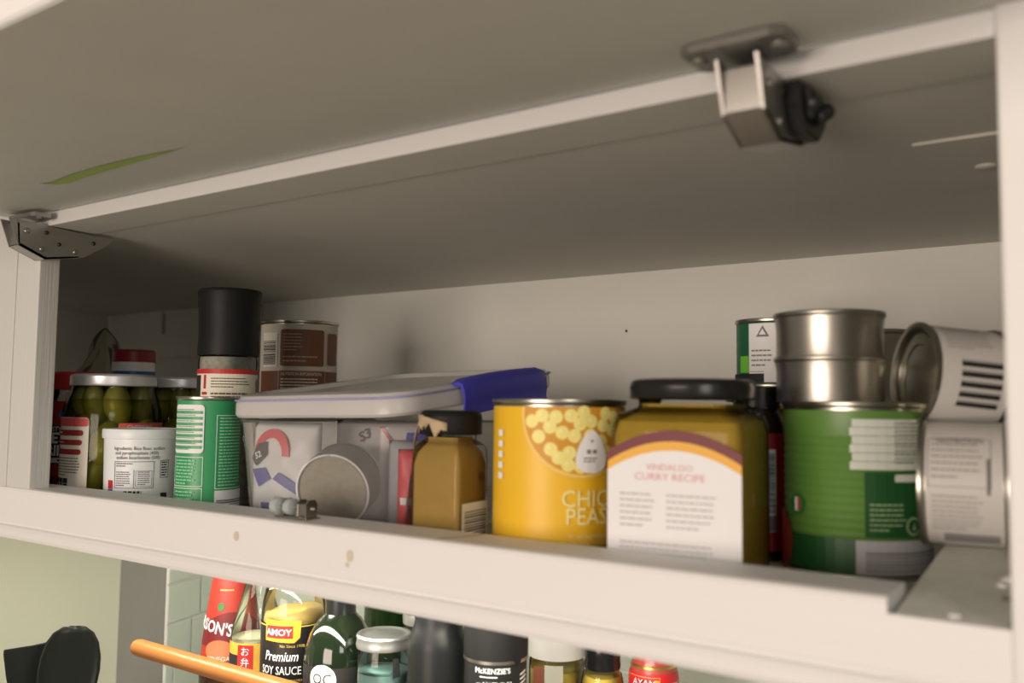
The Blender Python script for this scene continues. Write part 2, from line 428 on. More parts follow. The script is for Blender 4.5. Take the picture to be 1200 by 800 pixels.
def hinge(x0, w, flip=1):
    h = bpy.data.objects.new('hinge', None); COL.objects.link(h); h.parent = cab; h.location = (x0, 0, 0)
    h['label'] = 'zinc concealed hinge'
    # cup flange on the door
    pl = [(-.028, -.048), (-.022, -.052), (.022, -.052), (.028, -.048), (.028, -.022), (.022, -.018), (-.022, -.018), (-.028, -.022)]
    if flip == 0: pl = [(a, b * .6 + .006) for a, b in pl]
    z0 = .2915 - .002 - .045 * math.sin(-FA)
    prism('cup_flange', pl, 'z', z0 - .0035, z0 + .001, HINGE, h, .0006)
    # folded arm: two cheeks and a back
    arm = [(-.040, .2795), (-.004, .2775), (.040, .2745), (.074, .2745), (.066, .266), (.040, .249), (-.002, .241), (-.030, .252)]
    prism('hinge_arm', arm, 'x', -w / 2, -w / 2 + .002, HINGE, h)
    prism('hinge_arm', arm, 'x', w / 2 - .002, w / 2, HINGE, h)
    prism('arm_cover', [(-.030, .252), (-.002, .241), (.034, .247), (.034, .2495), (-.001, .2435), (-.028, .2545)], 'x', -w / 2, w / 2, HINGE, h)
    prism('arm_cover', [(-.032, .2755), (-.030, .253), (-.0285, .254), (-.030, .2755)], 'x', -w / 2, w / 2, HINGE, h)
    box('pivot_block', (-w / 2 + .003, -.024, .252), (w / 2 - .003, .03, .270), DSTEEL, h, .002)
    for (y, z, r) in ((-.006, .2515, .0026), (.030, .2535, .0026), (-.022, .268, .0030), (-.002, .2695, .0022), (.012, .259, .0020), (.05, .266, .0022)):
        for s in (-1, 1):
            bm = bmesh.new(); revolve(bm, [(r, 0), (r, .0012), (r * .6, .0018), (0, .0018)], 12, Matrix.Translation((s * w / 2, y, z)) @ Matrix.Rotation(s * math.pi / 2, 4, 'Y'))
            finish('rivet', bm, STEEL if r > .0024 else DSTEEL, h, smooth=True)
    for s in (-1, 1):
        bm = bmesh.new(); revolve(bm, [(.0048, 0), (.0042, .0016), (0, .002)], 14, Matrix.Translation((s * .022, -.036 if flip else -.0155, z0 - .0035)) @ Matrix.Rotation(math.pi, 4, 'X'))
        finish('screw', bm, STEEL, h, smooth=True)
    # cam plate on the cabinet side with its adjusting screws
    if flip > 0:
        prism('cam_plate', [(.004, .277), (.052, .276), (.054, .262), (.040, .250), (.012, .250), (.002, .262)], 'x', w / 2 + .001, w / 2 + .009, DSTEEL, h, .001)
        prism('cam_plate', [(.008, .274), (.040, .272), (.036, .258), (.014, .257)], 'x', w / 2 + .009, w / 2 + .013, BLACK, h, .001)
        for (y, z) in ((.016, .266), (.030, .262), (.042, .268)):
            bm = bmesh.new(); bmesh.ops.create_uvsphere(bm, u_segments=14, v_segments=8, radius=.0052)
            bmesh.ops.transform(bm, matrix=Matrix.Translation((w / 2 + .012, y, z)), verts=bm.verts)
            finish('cam_screw', bm, DSTEEL, h, smooth=True)
    return h
hinge(.783, .024)
hinge(.004, .020, 0)
# roller catch on the rail
rc = bpy.data.objects.new('roller_catch', None); COL.objects.link(rc); rc.parent = cab; rc.location = (.385, .020, 0); rc['label'] = 'steel double roller catch'
box('catch_plate', (-.016, -.008, .0002), (.022, .008, .0015), STEEL, rc, .0004)
NYL = glass('milky_nylon', (.9, .9, .88), .75, (225, 222, 214), .2)
for x in (-.022, -.006):
    bm = bmesh.new(); revolve(bm, [(0, 0), (.0045, 0), (.0068, .0015), (.0068, .0085), (.0045, .010), (0, .010)], 20, Matrix.Translation((x - .003, 0, .0085)) @ Matrix.Rotation(math.pi / 2, 4, 'Y'))
    finish('roller', bm, NYL, rc, smooth=True, auto=40)
for x in (-.0085, .008, .0185):
    prism('catch_ear', [(-.006, .0015), (.006, .0015), (.006, .012), (.003, .0155), (-.003, .0155), (-.006, .012)], 'x', x, x + .0018, STEEL, rc)
bm = bmesh.new(); tube(bm, [(-.026, 0, .0085), (.024, 0, .0085)], .0016, 10); finish('pin', bm, STEEL, rc, smooth=True)
box('spring_block', (.0098, -.005, .0015), (.0185, .005, .0125), STEEL, rc, .001)
bm = bmesh.new(); revolve(bm, [(.004, 0), (.0036, .0014), (0, .002)], 14, Matrix.Translation((.0145, -.005, .0015))); finish('screw', bm, STEEL, rc, smooth=True)

# ------------------------------------------------------------------ food on the shelf
SH = -0.020
# --- pickle jars
GHERKIN = mat('gherkin', (122, 114, 50), .35, noise=.25, nscale=60, bump=.5, bscale=130)
BRINE = glass('olive_brine', (.86, .84, .52), .10, (140, 132, 60), .05, 1.2)
PGLASS = glass('jar_glass', (.93, .95, .88), ior=1.25)
LIDW = mat('pale_metal_lid', (214, 206, 198), .35, .55)
def pickle_jar(label, loc, rot, R=.0529, Hj=.1440):
    t = thing('pickle_jar', label, 'jar', loc, rot, None)
    h = Hj - .014
    prof = [(0, .001), (R * .86, .001), (R * .96, .004), (R, .011), (R, h - .036), (R * .985, h - .026), (R * .93, h - .015), (R * .86, h - .008), (R * .84, h - .002), (R * .84, Hj - .004)]
    lathe('glass_body', prof, PGLASS, t)
    lathe('brine', [(0, .004), (R * .85, .004), (R * .94, .007), (R * .975, .012), (R * .975, h - .036), (R * .94, h - .022), (R * .88, h - .015), (0, h - .015)], BRINE, t)
    k = R * .875
    lathe('jar_lid', [(0, Hj), (k - .004, Hj), (k - .0015, Hj - .0012), (k, Hj - .003), (k, Hj - .0115), (k + .0004, Hj - .013), (k - .001, Hj - .014), (k - .002, Hj - .0135)], LIDW, t)
    R_ = random.Random(3)
    for i in range(24):
        a = i * 2.4; lay = i // 8
        rad = (R * (.66 if lay < 2 else .54)) if i % 8 else R * .1
        x, y = rad * math.sin(a), -rad * math.cos(a)
        z = .030 + lay * .039 + R_.uniform(-.004, .006)
        L = R_.uniform(.022, .028) ; g = R_.uniform(.0125, .0155)
        bm = bmesh.new(); bmesh.ops.create_uvsphere(bm, u_segments=16, v_segments=12, radius=1)
        for v in bm.verts:
            n = v.co.copy(); w = 1 + .05 * math.sin(n.x * 9 + i) * math.cos(n.z * 14 + n.y * 8)
            v.co = Vector((n.x * g * w + .003 * n.z * n.z, n.y * g * w, n.z * L))
        Mx = Matrix.Translation((x, y, z)) @ Matrix.Rotation(R_.uniform(-.35, .35), 4, 'X') @ Matrix.Rotation(R_.uniform(-.4, .4), 4, 'Y')
        bmesh.ops.transform(bm, matrix=Mx, verts=bm.verts)
        finish('gherkin', bm, GHERKIN, t, smooth=True)
    return t
pj = pickle_jar('jar of whole gherkins with a pale metal lid, in front, behind the white tub', (-.0366, .1123, SH), 1.03)
pj.scale = (1.018, 1.018, 1.0)
mp = Cyl(.0531)
lb = decal('side_label', pj, mp, [rr(-.080, .008, -.024, .094, .004)], PAPER, .0004)
decal('print', lb, mp, [rr(-.080, .084, -.0245, .0935, .003)], mat('coral_print', (206, 84, 74), .5), .0008)
decal('print', lb, mp, [rr(-.080, .0735, -.030, .080, .003), rr(-.080, .063, -.031, .069, .003), rr(-.080, .0525, -.032, .0585, .003)], mat('maroon_print', (150, 44, 48), .5), .0008)
decal('print', lb, mp, words(-.076, -.050, .0755, .0785, 1) + words(-.076, -.048, .065, .067, 1, seed=5), WHITE, .0012)
decal('print', lb, mp, words(-.072, -.028, .028, .050, 7, .4, seed=4), GREY, .0008)
decal('print', lb, mp, [rr(-.076 + i * .0095, .012, -.0685 + i * .0095, .020) for i in range(3)] + [rr(-.0765 + i * .0095, .0205, -.068 + i * .0095, .026) for i in range(3)], INK, .0008)
decal('print', lb, mp, [disc(-.0723, .0163, .0024), disc(-.0628, .0163, .0026)], PAPER, .0011)
lf = decal('front_label', pj, mp, [rr(.006, .006, .085, .088, .003)], PAPER, .0004)
decal('print', lf, mp, [rr(.006, .0795, .085, .088, .002)], mat('coral_print', (206, 84, 74)), .0008)
decal('print', lf, mp, text('GHERKINS', .006, .03, .0815, sx=1.1), WHITE, .0012)
pj2 = copy_tree(pj); pj2.location = (-.0640, .2230, SH); pj2.rotation_euler.z = 2.3
for ch in list(pj2.children):
    if ch.name.split('.')[0] in ('side_label', 'front_label'):
        for g in list(ch.children): bpy.data.objects.remove(g)
        bpy.data.objects.remove(ch)
pj2['label'] = 'second gherkin jar, mostly hidden behind the front gherkin jar'
# --- baking powder tub
t = thing('baking_powder_tub', 'white plastic baking powder tub with printed ingredients, in front of the gherkin jar', 'tub', (.0635, .0885, SH), .998)
R = .0385
TUBW = mat('tub_plastic', (226, 220, 212), .4)
prof = [(0, .001), (R - .0035, .001), (R - .0015, .003), (R - .001, .010), (R + .0004, .072), (R + .0004, .074)]
lathe('tub_body', prof, TUBW, t)
lathe('tub_lid', [(R + .0004, .073), (R + .0022, .0735), (R + .0026, .076), (R + .0026, .0815), (R + .0018, .0835), (R - .001, .0836), (R - .003, .0822), (0, .0822)], mat('tub_lid_plastic', (224, 220, 216), .35), t)
mp = Cyl(R, [(R - .001, .01), (R + .0004, .072)])
for k, s in enumerate(('Ingredients: Rice flour, sodium', 'acid pyrophosphate (450)', 'sodium bicarbonate (500)')):
    decal('print', t, mp, text(s, .0050, -.030 + .0015 * k, .0620 - .0048 * k, 'LEFT', sx=.86), INK, .0005)
decal('print', t, mp, frame(-.029, .022, .012, .050, .0005) + [rr(-.008, .022, -.0076, .0415), rr(-.006, .024, .010, .0243), rr(-.006, .040, .010, .0403), rr(-.006, .024, -.0057, .040), rr(.0097, .024, .010, .040)], INK, .0005)
decal('print', t, mp, words(-.027, -.006, .044, .049, 2, .45, seed=8) + words(-.027, -.010, .024, .040, 7, .45, seed=9) + words(-.004, .009, .025, .040, 7, .45, seed=10), GREY, .0005)
decal('print', t, mp, frame(.0185, .0325, .0285, .051, .0005) + words(.020, .0275, .034, .050, 6, .5, seed=12), INK, .0005)
decal('print', t, mp, words(-.018, .016, .0165, .0195, 1, .8, seed=13, lo=2, hi=4) + words(-.018, .016, .010, .014, 1, .8, seed=14, lo=2, hi=4) + [rr(.020, .006, .0275, .0165)], INK, .0005)
decal('print', t, mp, [rr(-.0385, .021, -.0315, .030)], RED, .0006)
decal('print', t, mp, [rr(-.0385, .006, -.0315, .0207)], mat('royal_blue_print', (62, 84, 160), .5), .0006)
# --- red jars behind the stile
REDJ = mat('chilli_red_powder', (120, 34, 26), .4, noise=.2, nscale=60)
t = thing('stock_cube_jar', 'dark red jar lettered OXO, half hidden by the left stile', 'jar', (-.2205, .0905, SH), 1.117)
R = .0420
lathe('jar_body', [(0, 0), (R - .003, 0), (R, .004), (R, .098), (R - .004, .110), (R - .006, .116)], mat('dark_red_plastic', (112, 30, 28), .3), t)
lathe('jar_lid', [(R - .005, .113), (R - .003, .1135), (R - .003, .1285), (R - .0045, .130), (0, .130)], RED, t)
mp = Cyl(R)
decal('badge', t, mp, [[(-.01, .06), (.046, .06), (.046, .080), (.034, .096), (.010, .106), (-.01, .106)]], mat('badge_cream', (196, 182, 160), .5), .0005)
decal('print', t, mp, text('OXO', .024, .028, .064, sx=.95, bold=.02), mat('badge_red', (140, 34, 30), .5), .001)
decal('lettering', t, mp, text('OXO', .021, .028, .065, sx=.95, bold=.02), WHITE, .0013)
t = thing('paprika_jar', 'red-lidded jar of sweet paprika with a black and white label, beside the gherkin jar', 'jar', (-.1330, .1230, SH), 1.065)
R = .0345
lathe('glass_body', [(0, 0), (R - .003, 0), (R, .004), (R, .110), (R - .004, .124), (R - .004, .134)], CLEAR, t)
lathe('paprika', [(0, .002), (R - .004, .002), (R - .0012, .005), (R - .0012, .108), (0, .108)], REDJ, t)
lathe('jar_lid', [(R - .002, .126), (R, .1265), (R, .1455), (R - .002, .148), (0, .148)], RED, t)
mp = Cyl(R)
lb = decal('paper_label', t, mp, [rr(-.045, .022, .030, .112)], mat('label_red', (160, 34, 32), .5), .0005)
decal('print', lb, mp, [rr(-.045, .036, .030, .0825)], INK, .0008)
decal('print', lb, mp, text('HUNGARIAN STYLE', .0082, -.009, .0755, 'RIGHT', sx=.9, bold=.02), WHITE, .0012)
decal('print', lb, mp, text('SWEET', .0175, -.010, .0615, 'RIGHT', sx=1.0, bold=.03), WHITE, .0012)
decal('print', lb, mp, text('PAPRIKA', .0175, -.001, .0465, 'RIGHT', sx=.9, bold=.03), WHITE, .0012)
decal('print', lb, mp, [rr(-.045, .0375, .030, .0435)], PAPER, .0010)
decal('print', lb, mp, words(-.02, .02, .0385, .0425, 1, .6, seed=3), INK, .0013)
decal('badge', lb, mp, [disc(-.012, .095, .0085)], mat('royal_blue_print', (62, 84, 160)), .0010)
decal('print', lb, mp, [disc(-.012, .095, .005, n=6)], mat('gold_print', (196, 164, 80), .4), .0013)
# --- sauce bottle with striped cap behind
t = thing('sauce_bottle', 'bottle with a red, white and blue striped cap, behind the gherkin jar', 'bottle', (-.1520, .2090, SH), 1.047)
R = .027
lathe('bottle_body', [(0, 0), (R - .002, 0), (R, .004), (R, .118), (R - .004, .132), (R - .007, .142)], mat('white_bottle_plastic', (200, 194, 184), .4), t)
lathe('bottle_cap', [(R - .002, .1385), (R, .139), (R, .1585)], WHITE, t)
lathe('cap_band', [(R - .0015, .1385), (R + .0003, .1385), (R + .0003, .146)], mat('cap_blue', (40, 92, 140), .4), t, label='blue band of the cap')
lathe('cap_top', [(R + .0003, .1575), (R + .0003, .171), (R - .002, .1735), (0, .1740)], mat('cap_red', (140, 30, 36), .4), t, label='red top of the cap')
t.scale.z = 1.045
# --- clear bag bunched in the corner
bm = bmesh.new(); bmesh.ops.create_icosphere(bm, subdivisions=4, radius=1)
for v in bm.verts:
    n = v.co.copy(); w = 1 + .12 * math.sin(n.x * 7 + n.z * 5) + .09 * math.sin(n.y * 11 - n.z * 9) + .05 * math.sin(n.z * 23 + n.x * 17)
    pinch = 1 - .55 * max(0, n.z)
    v.co = Vector((n.x * .045 * w * pinch, n.y * .04 * w * pinch, n.z * .108 + .108)) if n.z > -.9 else Vector((n.x * .045, n.y * .04, .0 if n.z < -.95 else .004))
mn = min(v.co.z for v in bm.verts)
for v in bm.verts: v.co.z -= mn
bag = finish('plastic_bag', bm, glass('crinkled_film', (.9, .88, .8), .22, (190, 178, 150), .12), None, smooth=True)
bag.location = (-.235, .215, SH); bag.rotation_euler = (0, 0, .6)
bag['label'] = 'clear crinkled plastic bag standing in the dark left corner'; bag['category'] = 'bag'
bm = bmesh.new(); bmesh.ops.create_icosphere(bm, subdivisions=3, radius=1)
for v in bm.verts:
    n = v.co.copy(); v.co = Vector((n.x * .030, n.y * .026, n.z * .066 + .074))
finish('bag_contents', bm, mat('dried_olive', (92, 84, 52), .7, noise=.5, nscale=50), bag, smooth=True)
# --- green tin
GRN = mat('can_green', (52, 146, 88), .38)
t = thing('green_spice_tin', 'slim bright green tin with white-lined label panels, beside the white tub', 'tin', (.1887, .0800, SH), .934)
R = .0315; Hc = .1185
can_parts(t, R, Hc, label_mat=GRN, label_z=(.004, Hc - .004))
mp = Cyl(R)
lp = decal('label_panel', t, mp, [rr(-.040, .0635, -.0045, .1105, .004)], WHITE, .0003)
decal('print', lp, mp, [rr(-.039, .068 + i * .0056, -.006, .0708 + i * .0056) for i in range(7)], GRN, .0007)
decal('print', lp, mp, words(-.037, -.010, .066, .107, 15, .35, seed=21), mat('green_grey', (120, 160, 120), .6), .0010)
lp = decal('label_panel', t, mp, frame(-.040, .0315, -.0045, .060, .0006) + frame(-.040, .006, -.0045, .030, .0006), WHITE, .0003)
decal('print', lp, mp, words(-.036, -.010, .033, .058, 8, .4, seed=22) + words(-.036, -.010, .008, .028, 6, .4, seed=23), mat('mint_print', (150, 205, 160), .6), .0005)
lp = decal('label_panel', t, mp, frame(.007, .029, .044, .1005, .0006), WHITE, .0003)
decal('print', lp, mp, words(.010, .042, .031, .099, 22, .4, seed=24), mat('mint_print', (150, 205, 160)), .0005)
lp = decal('label_panel', t, mp, [rr(.007, .006, .044, .0275)], WHITE, .0003)
decal('barcode', lp, mp, bars(.009, .044, .007, .019, 6, False), GREY, .0006)
# --- pepper grinder
t = thing('pepper_grinder', 'tall glass spice grinder with a big black cap, behind the green tin', 'grinder', (.1319, .1440, SH), .931)
R = .0315
GP = [(0, 0), (R - .003, 0), (R, .003), (R, .158), (R - .002, .166), (R - .003, .172)]
lathe('glass_body', GP, CLEAR, t)
lathe('peppercorns', [(0, .003), (R - .0035, .003), (R - .002, .006), (R - .002, .162), (0, .162)], mat('grey_pepper', (150, 140, 126), .8, noise=.6, nscale=160), t)
lathe('grinder_cap', [(R - .004, .164), (R + .0008, .164), (R + .0012, .168), (R + .0006, .19), (R + .0016, .215), (R + .0030, .2325), (R + .0026, .2350), (R + .0012, .2365), (R - .004, .2350), (0, .2350)], BLACK, t)
mp = Cyl(R)
lb = decal('paper_label', t, mp, [rr(-.052, .090, .046, .1465)], PAPER, .0004)
decal('print', lb, mp, [rr(-.052, .1435, .046, .1485)], RED, .0008)
decal('print', lb, mp, words(-.018, .028, .128, .140, 4, .35, seed=31) + words(-.018, .030, .117, .124, 2, .5, seed=32) + words(-.018, .030, .106, .113, 2, .5, seed=33), mat('brown_ink', (96, 74, 62), .7), .0008)
decal('print', lb, mp, words(-.018, .032, .094, .103, 2, .5, seed=34), mat('brown_ink', (96, 74, 62)), .0008)
decal('print', lb, mp, text('1', .02, -.026, .128, sx=1, bold=.03) + words(-.030, -.0215, .10, .125, 5, .6, seed=36), RED, .0008)
decal('print', lb, mp, [rr(-.052, .094, -.033, .142)], INK, .0006)
decal('print', lb, mp, [disc(.041, .133, .006), rr(.036, .12, .046, .13)], mat('gold_brown', (150, 116, 70), .5), .0008)
# --- cocoa tin
t = thing('cocoa_tin', 'tall cream and brown tin with a steel rim, behind the storage box', 'tin', (.0824, .2900, SH), .853)
R = .0485; Hc = .215
can_parts(t, R, Hc, label_mat=mat('tin_cream', (186, 172, 150), .45), label_z=(.004, Hc - .005))
mp = Cyl(R); BR = mat('cocoa_brown', (104, 62, 40), .5)
decal('label_panel', t, mp, [rr(-.058, .100, .062, .152)], BR, .0004)
lp = decal('label_panel', t, mp, [rr(-.024, .158, .031, .203, .003)], BR, .0004)
decal('print', lp, mp, words(-.020, .006, .176, .199, 6, .3, seed=41) + words(-.02, .028, .162, .172, 2, .3, seed=42), mat('tan_print', (170, 140, 112), .6), .0008)
lp = decal('label_panel', t, mp, [rr(.037, .160, .058, .200, .003)], BR, .0004)
lp = decal('label_panel', t, mp, [rr(-.026, .10, .034, .153, .002)], mat('tan_band', (160, 136, 112), .5), .0006)
decal('print', lp, mp, [rr(-.025, .10, .033, .152)], BR, .0008)
decal('print', lp, mp, text('NUTRITION INFORMATION', .0055, .003, .1465, sx=.72) + words(-.022, .030, .118, .144, 7, .35, seed=44), mat('cream_print', (214, 200, 178), .6), .0012)
lp = decal('barcode', t, mp, [rr(-.053, .157, -.028, .199)], mat('cream_print', (214, 200, 178)), .0004)
decal('print', lp, mp, bars(-.052, -.030, .160, .190, 14, False, 5), INK, .0008)
# --- storage box with lid, and what is in it
BX0, BX1, BY0, BY1 = .2400, .4640, .0560, .3050
t = thing('storage_box', 'clear plastic clip-lid storage box full of packets, left of the brown paste jar', 'container', (0, 0, SH))
BOXP = glass('clear_box_plastic', (.98, .98, .97), .16, (236, 228, 216), .14)
def rrect3(x0, x1, y0, y1, r, n=5):
    return [(a, b) for a, b in rr(x0, y0, x1, y1, r, n)]
def shell(name, secs, material, parent, cap0=True, cap1=False, **k):
    bm = bmesh.new(); rings = []
    for (pts, z) in secs: rings.append([bm.verts.new((x, y, z(x, y) if callable(z) else z)) for x, y in pts])
    n = len(rings[0])
    for a, b in zip(rings[:-1], rings[1:]):
        for i in range(n): bm.faces.new((a[i], a[(i + 1) % n], b[(i + 1) % n], b[i]))
    if cap0: bm.faces.new(rings[0][::-1])
    if cap1: bm.faces.new(rings[-1])
    return finish(name, bm, material, parent, smooth=True, auto=30, **k)
d = .014
shell('box_body', [(rrect3(BX0 + d + .006, BX1 - d - .006, BY0 + d + .004, BY1 - d, .02), .0006), (rrect3(BX0 + d + .001, BX1 - d - .001, BY0 + d - .002, BY1 - d, .024), .008), (rrect3(BX0 + .006, BX1 - .006, BY0 + .006, BY1 - .006, .026), .094), (rrect3(BX0 + .003, BX1 - .003, BY0 + .003, BY1 - .003, .028), .097)], BOXP, t)
def lz(h): return lambda x, y: .0985 + h + (x - BX0) * .020 + (y - BY0) * .125
LIDP = glass('frosted_lid_plastic', (.97, .96, .94), .85, (248, 240, 226), .3)
lid = shell('box_lid', [(rrect3(BX0 + .002, BX1 - .002, BY0 + .002, BY1 - .002, .028), lz(-.0005)), (rrect3(BX0, BX1, BY0, BY1, .030), lz(.002)), (rrect3(BX0, BX1, BY0, BY1, .030), lz(.0125)), (rrect3(BX0 + .001, BX1 - .001, BY0 + .001, BY1 - .001, .030), lz(.0150)),
    (rrect3(BX0 + .004, BX1 - .004, BY0 + .004, BY1 - .004, .028), lz(.0190)), (rrect3(BX0 + .010, BX1 - .010, BY0 + .010, BY1 - .010, .024), lz(.0205)), (rrect3(BX0 + .022, BX1 - .022, BY0 + .022, BY1 - .022, .02), lz(.0205)),
    (rrect3(BX0 + .026, BX1 - .026, BY0 + .026, BY1 - .026, .02), lz(.0165))], LIDP, t, cap0=False, cap1=True)
bm = bmesh.new()
pts = rrect3(BX0 - .0003, BX1 + .0003, BY0 - .0003, BY1 + .0003, .030); z = lz(.0155)
tube(bm, [(x, y, z(x, y)) for x, y in pts] + [(pts[0][0], pts[0][1], z(*pts[0]))], .0009, 6)
BLUE = mat('clip_blue', (66, 60, 160), .4)
finish('seal', bm, mat('seal_lilac', (150, 146, 180), .5), lid, smooth=True, label='lilac rubber seal')
# blue clip on the right-hand side
bm = bmesh.new(); rows = []
sec = [(-.012, .0200), (-.008, .0228), (.000, .0235), (.0055, .0215), (.0085, .014), (.0095, .004), (.0085, -.006), (.0100, -.0085), (.0085, -.0095), (.0068, -.006), (.0074, .004), (.006, .012), (.003, .0185), (-.003, .0205), (-.010, .0185)]
N = 14
for i in range(N + 1):
    y = .130 + (.262 - .130) * i / N; e = min(i, N - i)
    sh = 1 - (.10 if e == 0 else 0)
    rows.append([bm.verts.new((BX1 + .0022 + a * sh, y, lz(0)(BX1, y) + b * sh + .002 * math.sin(math.pi * i / N))) for a, b in sec])
for a, b in zip(rows[:-1], rows[1:]):
    for i in range(len(sec)): bm.faces.new((a[i], a[(i + 1) % len(sec)], b[(i + 1) % len(sec)], b[i]))
bm.faces.new(rows[0][::-1]); bm.faces.new(rows[-1]); bmesh.ops.recalc_face_normals(bm, faces=bm.faces)
finish('clip', bm, BLUE, t, smooth=True, auto=50, label='blue plastic clip')
# contents
def pillow(name, label, w, dth, h, loc, rot, material, seed, tilt=0):
    bm = bmesh.new(); bmesh.ops.create_grid(bm, x_segments=16, y_segments=16, size=1)
    R = random.Random(seed); ph = R.uniform(0, 6)
    top = {}
    g = bm.verts[:]
    back = []
    for v in g:
        x, y = v.co.x, v.co.y
        k = (max(0, 1 - x * x) * max(0, 1 - y * y)) ** .45
        v.co = Vector((x * w / 2, -dth / 2 * k * (1 + .12 * math.sin(6 * x + ph) * math.sin(7 * y)), y * h / 2 + h / 2))
    r = bmesh.ops.duplicate(bm, geom=bm.faces[:] + bm.verts[:] + bm.edges[:])
    for v in [e for e in r['geom'] if isinstance(e, bmesh.types.BMVert)]: v.co.y = -v.co.y
    for f in [e for e in r['geom'] if isinstance(e, bmesh.types.BMFace)]: f.normal_flip()
    bmesh.ops.remove_doubles(bm, verts=bm.verts, dist=.0002)
    bmesh.ops.recalc_face_normals(bm, faces=bm.faces)
    o = finish(name, bm, material, None, smooth=True); o.location = loc; o.rotation_euler = (tilt, 0, rot)
    o['label'] = label; o['category'] = 'packet'
    return o
class Pill:
    def __init__(s, w, d, h): s.w, s.d, s.h = w, d, h; s.step = .006
    def f(s, u, v, off):
        x = max(-1, min(1, 2 * u / s.w)); y = max(-1, min(1, 2 * v / s.h - 1))
        k = (max(0, 1 - x * x) * max(0, 1 - y * y)) ** .45
        return Vector((u, -s.d / 2 * k * 1.06 - off - .0008, v))
FB = SH + .0012
o = pillow('flour_packet', 'white packet with a red ring and blue stripes, at the left inside the storage box', .072, .026, .094, (.2980, .0870, FB), .30, mat('packet_white', (206, 198, 188), .4), 1)
pm = Pill(.072, .026, .094)
arc = []
for i in range(13):
    a = math.radians(200 - i * 17); arc.append((-.010 + .020 * math.cos(a), .064 + .024 * math.sin(a)))
for i in range(12, -1, -1):
    a = math.radians(200 - i * 17); arc.append((-.010 + .0125 * math.cos(a), .064 + .0155 * math.sin(a)))
quads = []
for i in range(12): quads.append([arc[i], arc[i + 1], arc[24 - i], arc[25 - i]])
decal('print', o, pm, quads, mat('packet_red', (206, 60, 64), .4), .0006, vstep=.006)
decal('print', o, pm, [[(-.033, .060), (-.026, .074), (-.014, .076), (-.014, .064), (-.026, .053)]], INK, .0008, vstep=.006)
decal('print', o, pm, text('52', .008, -.023, .061, rot=.4, bold=.02), WHITE, .0012)
decal('print', o, pm, [[(-.032, .050), (-.022, .034), (-.008, .042), (-.016, .052)], [(-.006, .042), (.032, .020), (.032, .030), (.0, .048)], [(-.020, .014), (.03, .012), (.03, .019), (-.02, .020)]], mat('packet_blue', (70, 70, 140), .4), .0006, vstep=.006)
o = pillow('grey_packet', 'silvery grey food packet with a thin red line, at the back inside the storage box', .125, .036, .096, (.3560, .1700, FB), .30, mat('packet_silver', (186, 174, 168), .35, noise=.08, nscale=30), 2)
pm = Pill(.125, .036, .096)
decal('print', o, pm, text('S3', .014, -.022, .078, rot=.5, bold=.02), INK, .0010, vstep=.005)
decal('print', o, pm, [[(-.01, .09), (-.006, .09), (.025, .06), (.021, .06)]], RED, .0008, vstep=.006)
decal('print', o, pm, [rr(.02, .07, .045, .085)], mat('packet_blue', (70, 70, 140)), .0008, vstep=.006)
# jar lying on its side inside the box, its base turned to the front
jl = thing('lying_jar', 'glass jar of pale grain lying on its side inside the storage box', 'jar', (.3660, .0800, FB + .0345), .62)
jl.scale = (.82, .55, .82); jl.rotation_euler = (math.radians(14), 0, .45)
Mx = Matrix.Rotation(-math.pi / 2, 4, 'X')
lathe('grain', [(0, .003), (.036, .003), (.0395, .006), (.0395, .060), (.034, .066), (0, .066)], mat('pale_grain', (172, 156, 128), .8, noise=.4, nscale=150), jl, 40, Mx)
lathe('glass_body', [(0, 0), (.037, 0), (.0408, .003), (.0420, .006), (.0420, .062), (.036, .070), (.034, .078)], glass('cloudy_glass', (.92, .92, .9), .22, (190, 182, 170), .15), jl, 40, Mx)
bm = bmesh.new(); tube(bm, [(.0405 * math.sin(i * math.pi / 20), 0, .0405 * math.cos(i * math.pi / 20)) for i in range(40)] + [(0, 0, .0405)], .0014, 6)
finish('base_rim', bm, mat('pale_rim', (214, 208, 198), .3), jl, smooth=True)
lathe('jar_lid', [(.0355, .068), (.0375, .069), (.0375, .082), (0, .0825)], LIDW, jl, 40, Mx)
# red sachet with a white band
o = pillow('red_sachet', 'bright red sachet with a white band, at the right end inside the storage box', .036, .012, .074, (.4480, .1010, FB), .55, mat('sachet_red', (204, 44, 58), .4), 5)
pm = Pill(.032, .012, .074)
decal('print', o, pm, [rr(-.0152, .027, .0152, .033)], WHITE, .0006, vstep=.004)
o = pillow('clear_packet', 'grey see-through packet printed with rings, upper right inside the storage box', .056, .026, .080, (.4230, .1300, FB), .45, mat('packet_grey', (150, 146, 146), .35), 6)
pm = Pill(.056, .026, .080)
decal('print', o, pm, [disc(-.008, .066, .005), disc(.008, .066, .005)], INK, .0008, vstep=.004)
decal('print', o, pm, [disc(-.008, .066, .003), disc(.008, .066, .003)], mat('packet_grey', (150, 146, 146)), .0014, vstep=.004)
decal('print', o, pm, [rr(.016, .03, .024, .078)], mat('packet_blue', (70, 70, 140)), .0008, vstep=.006)

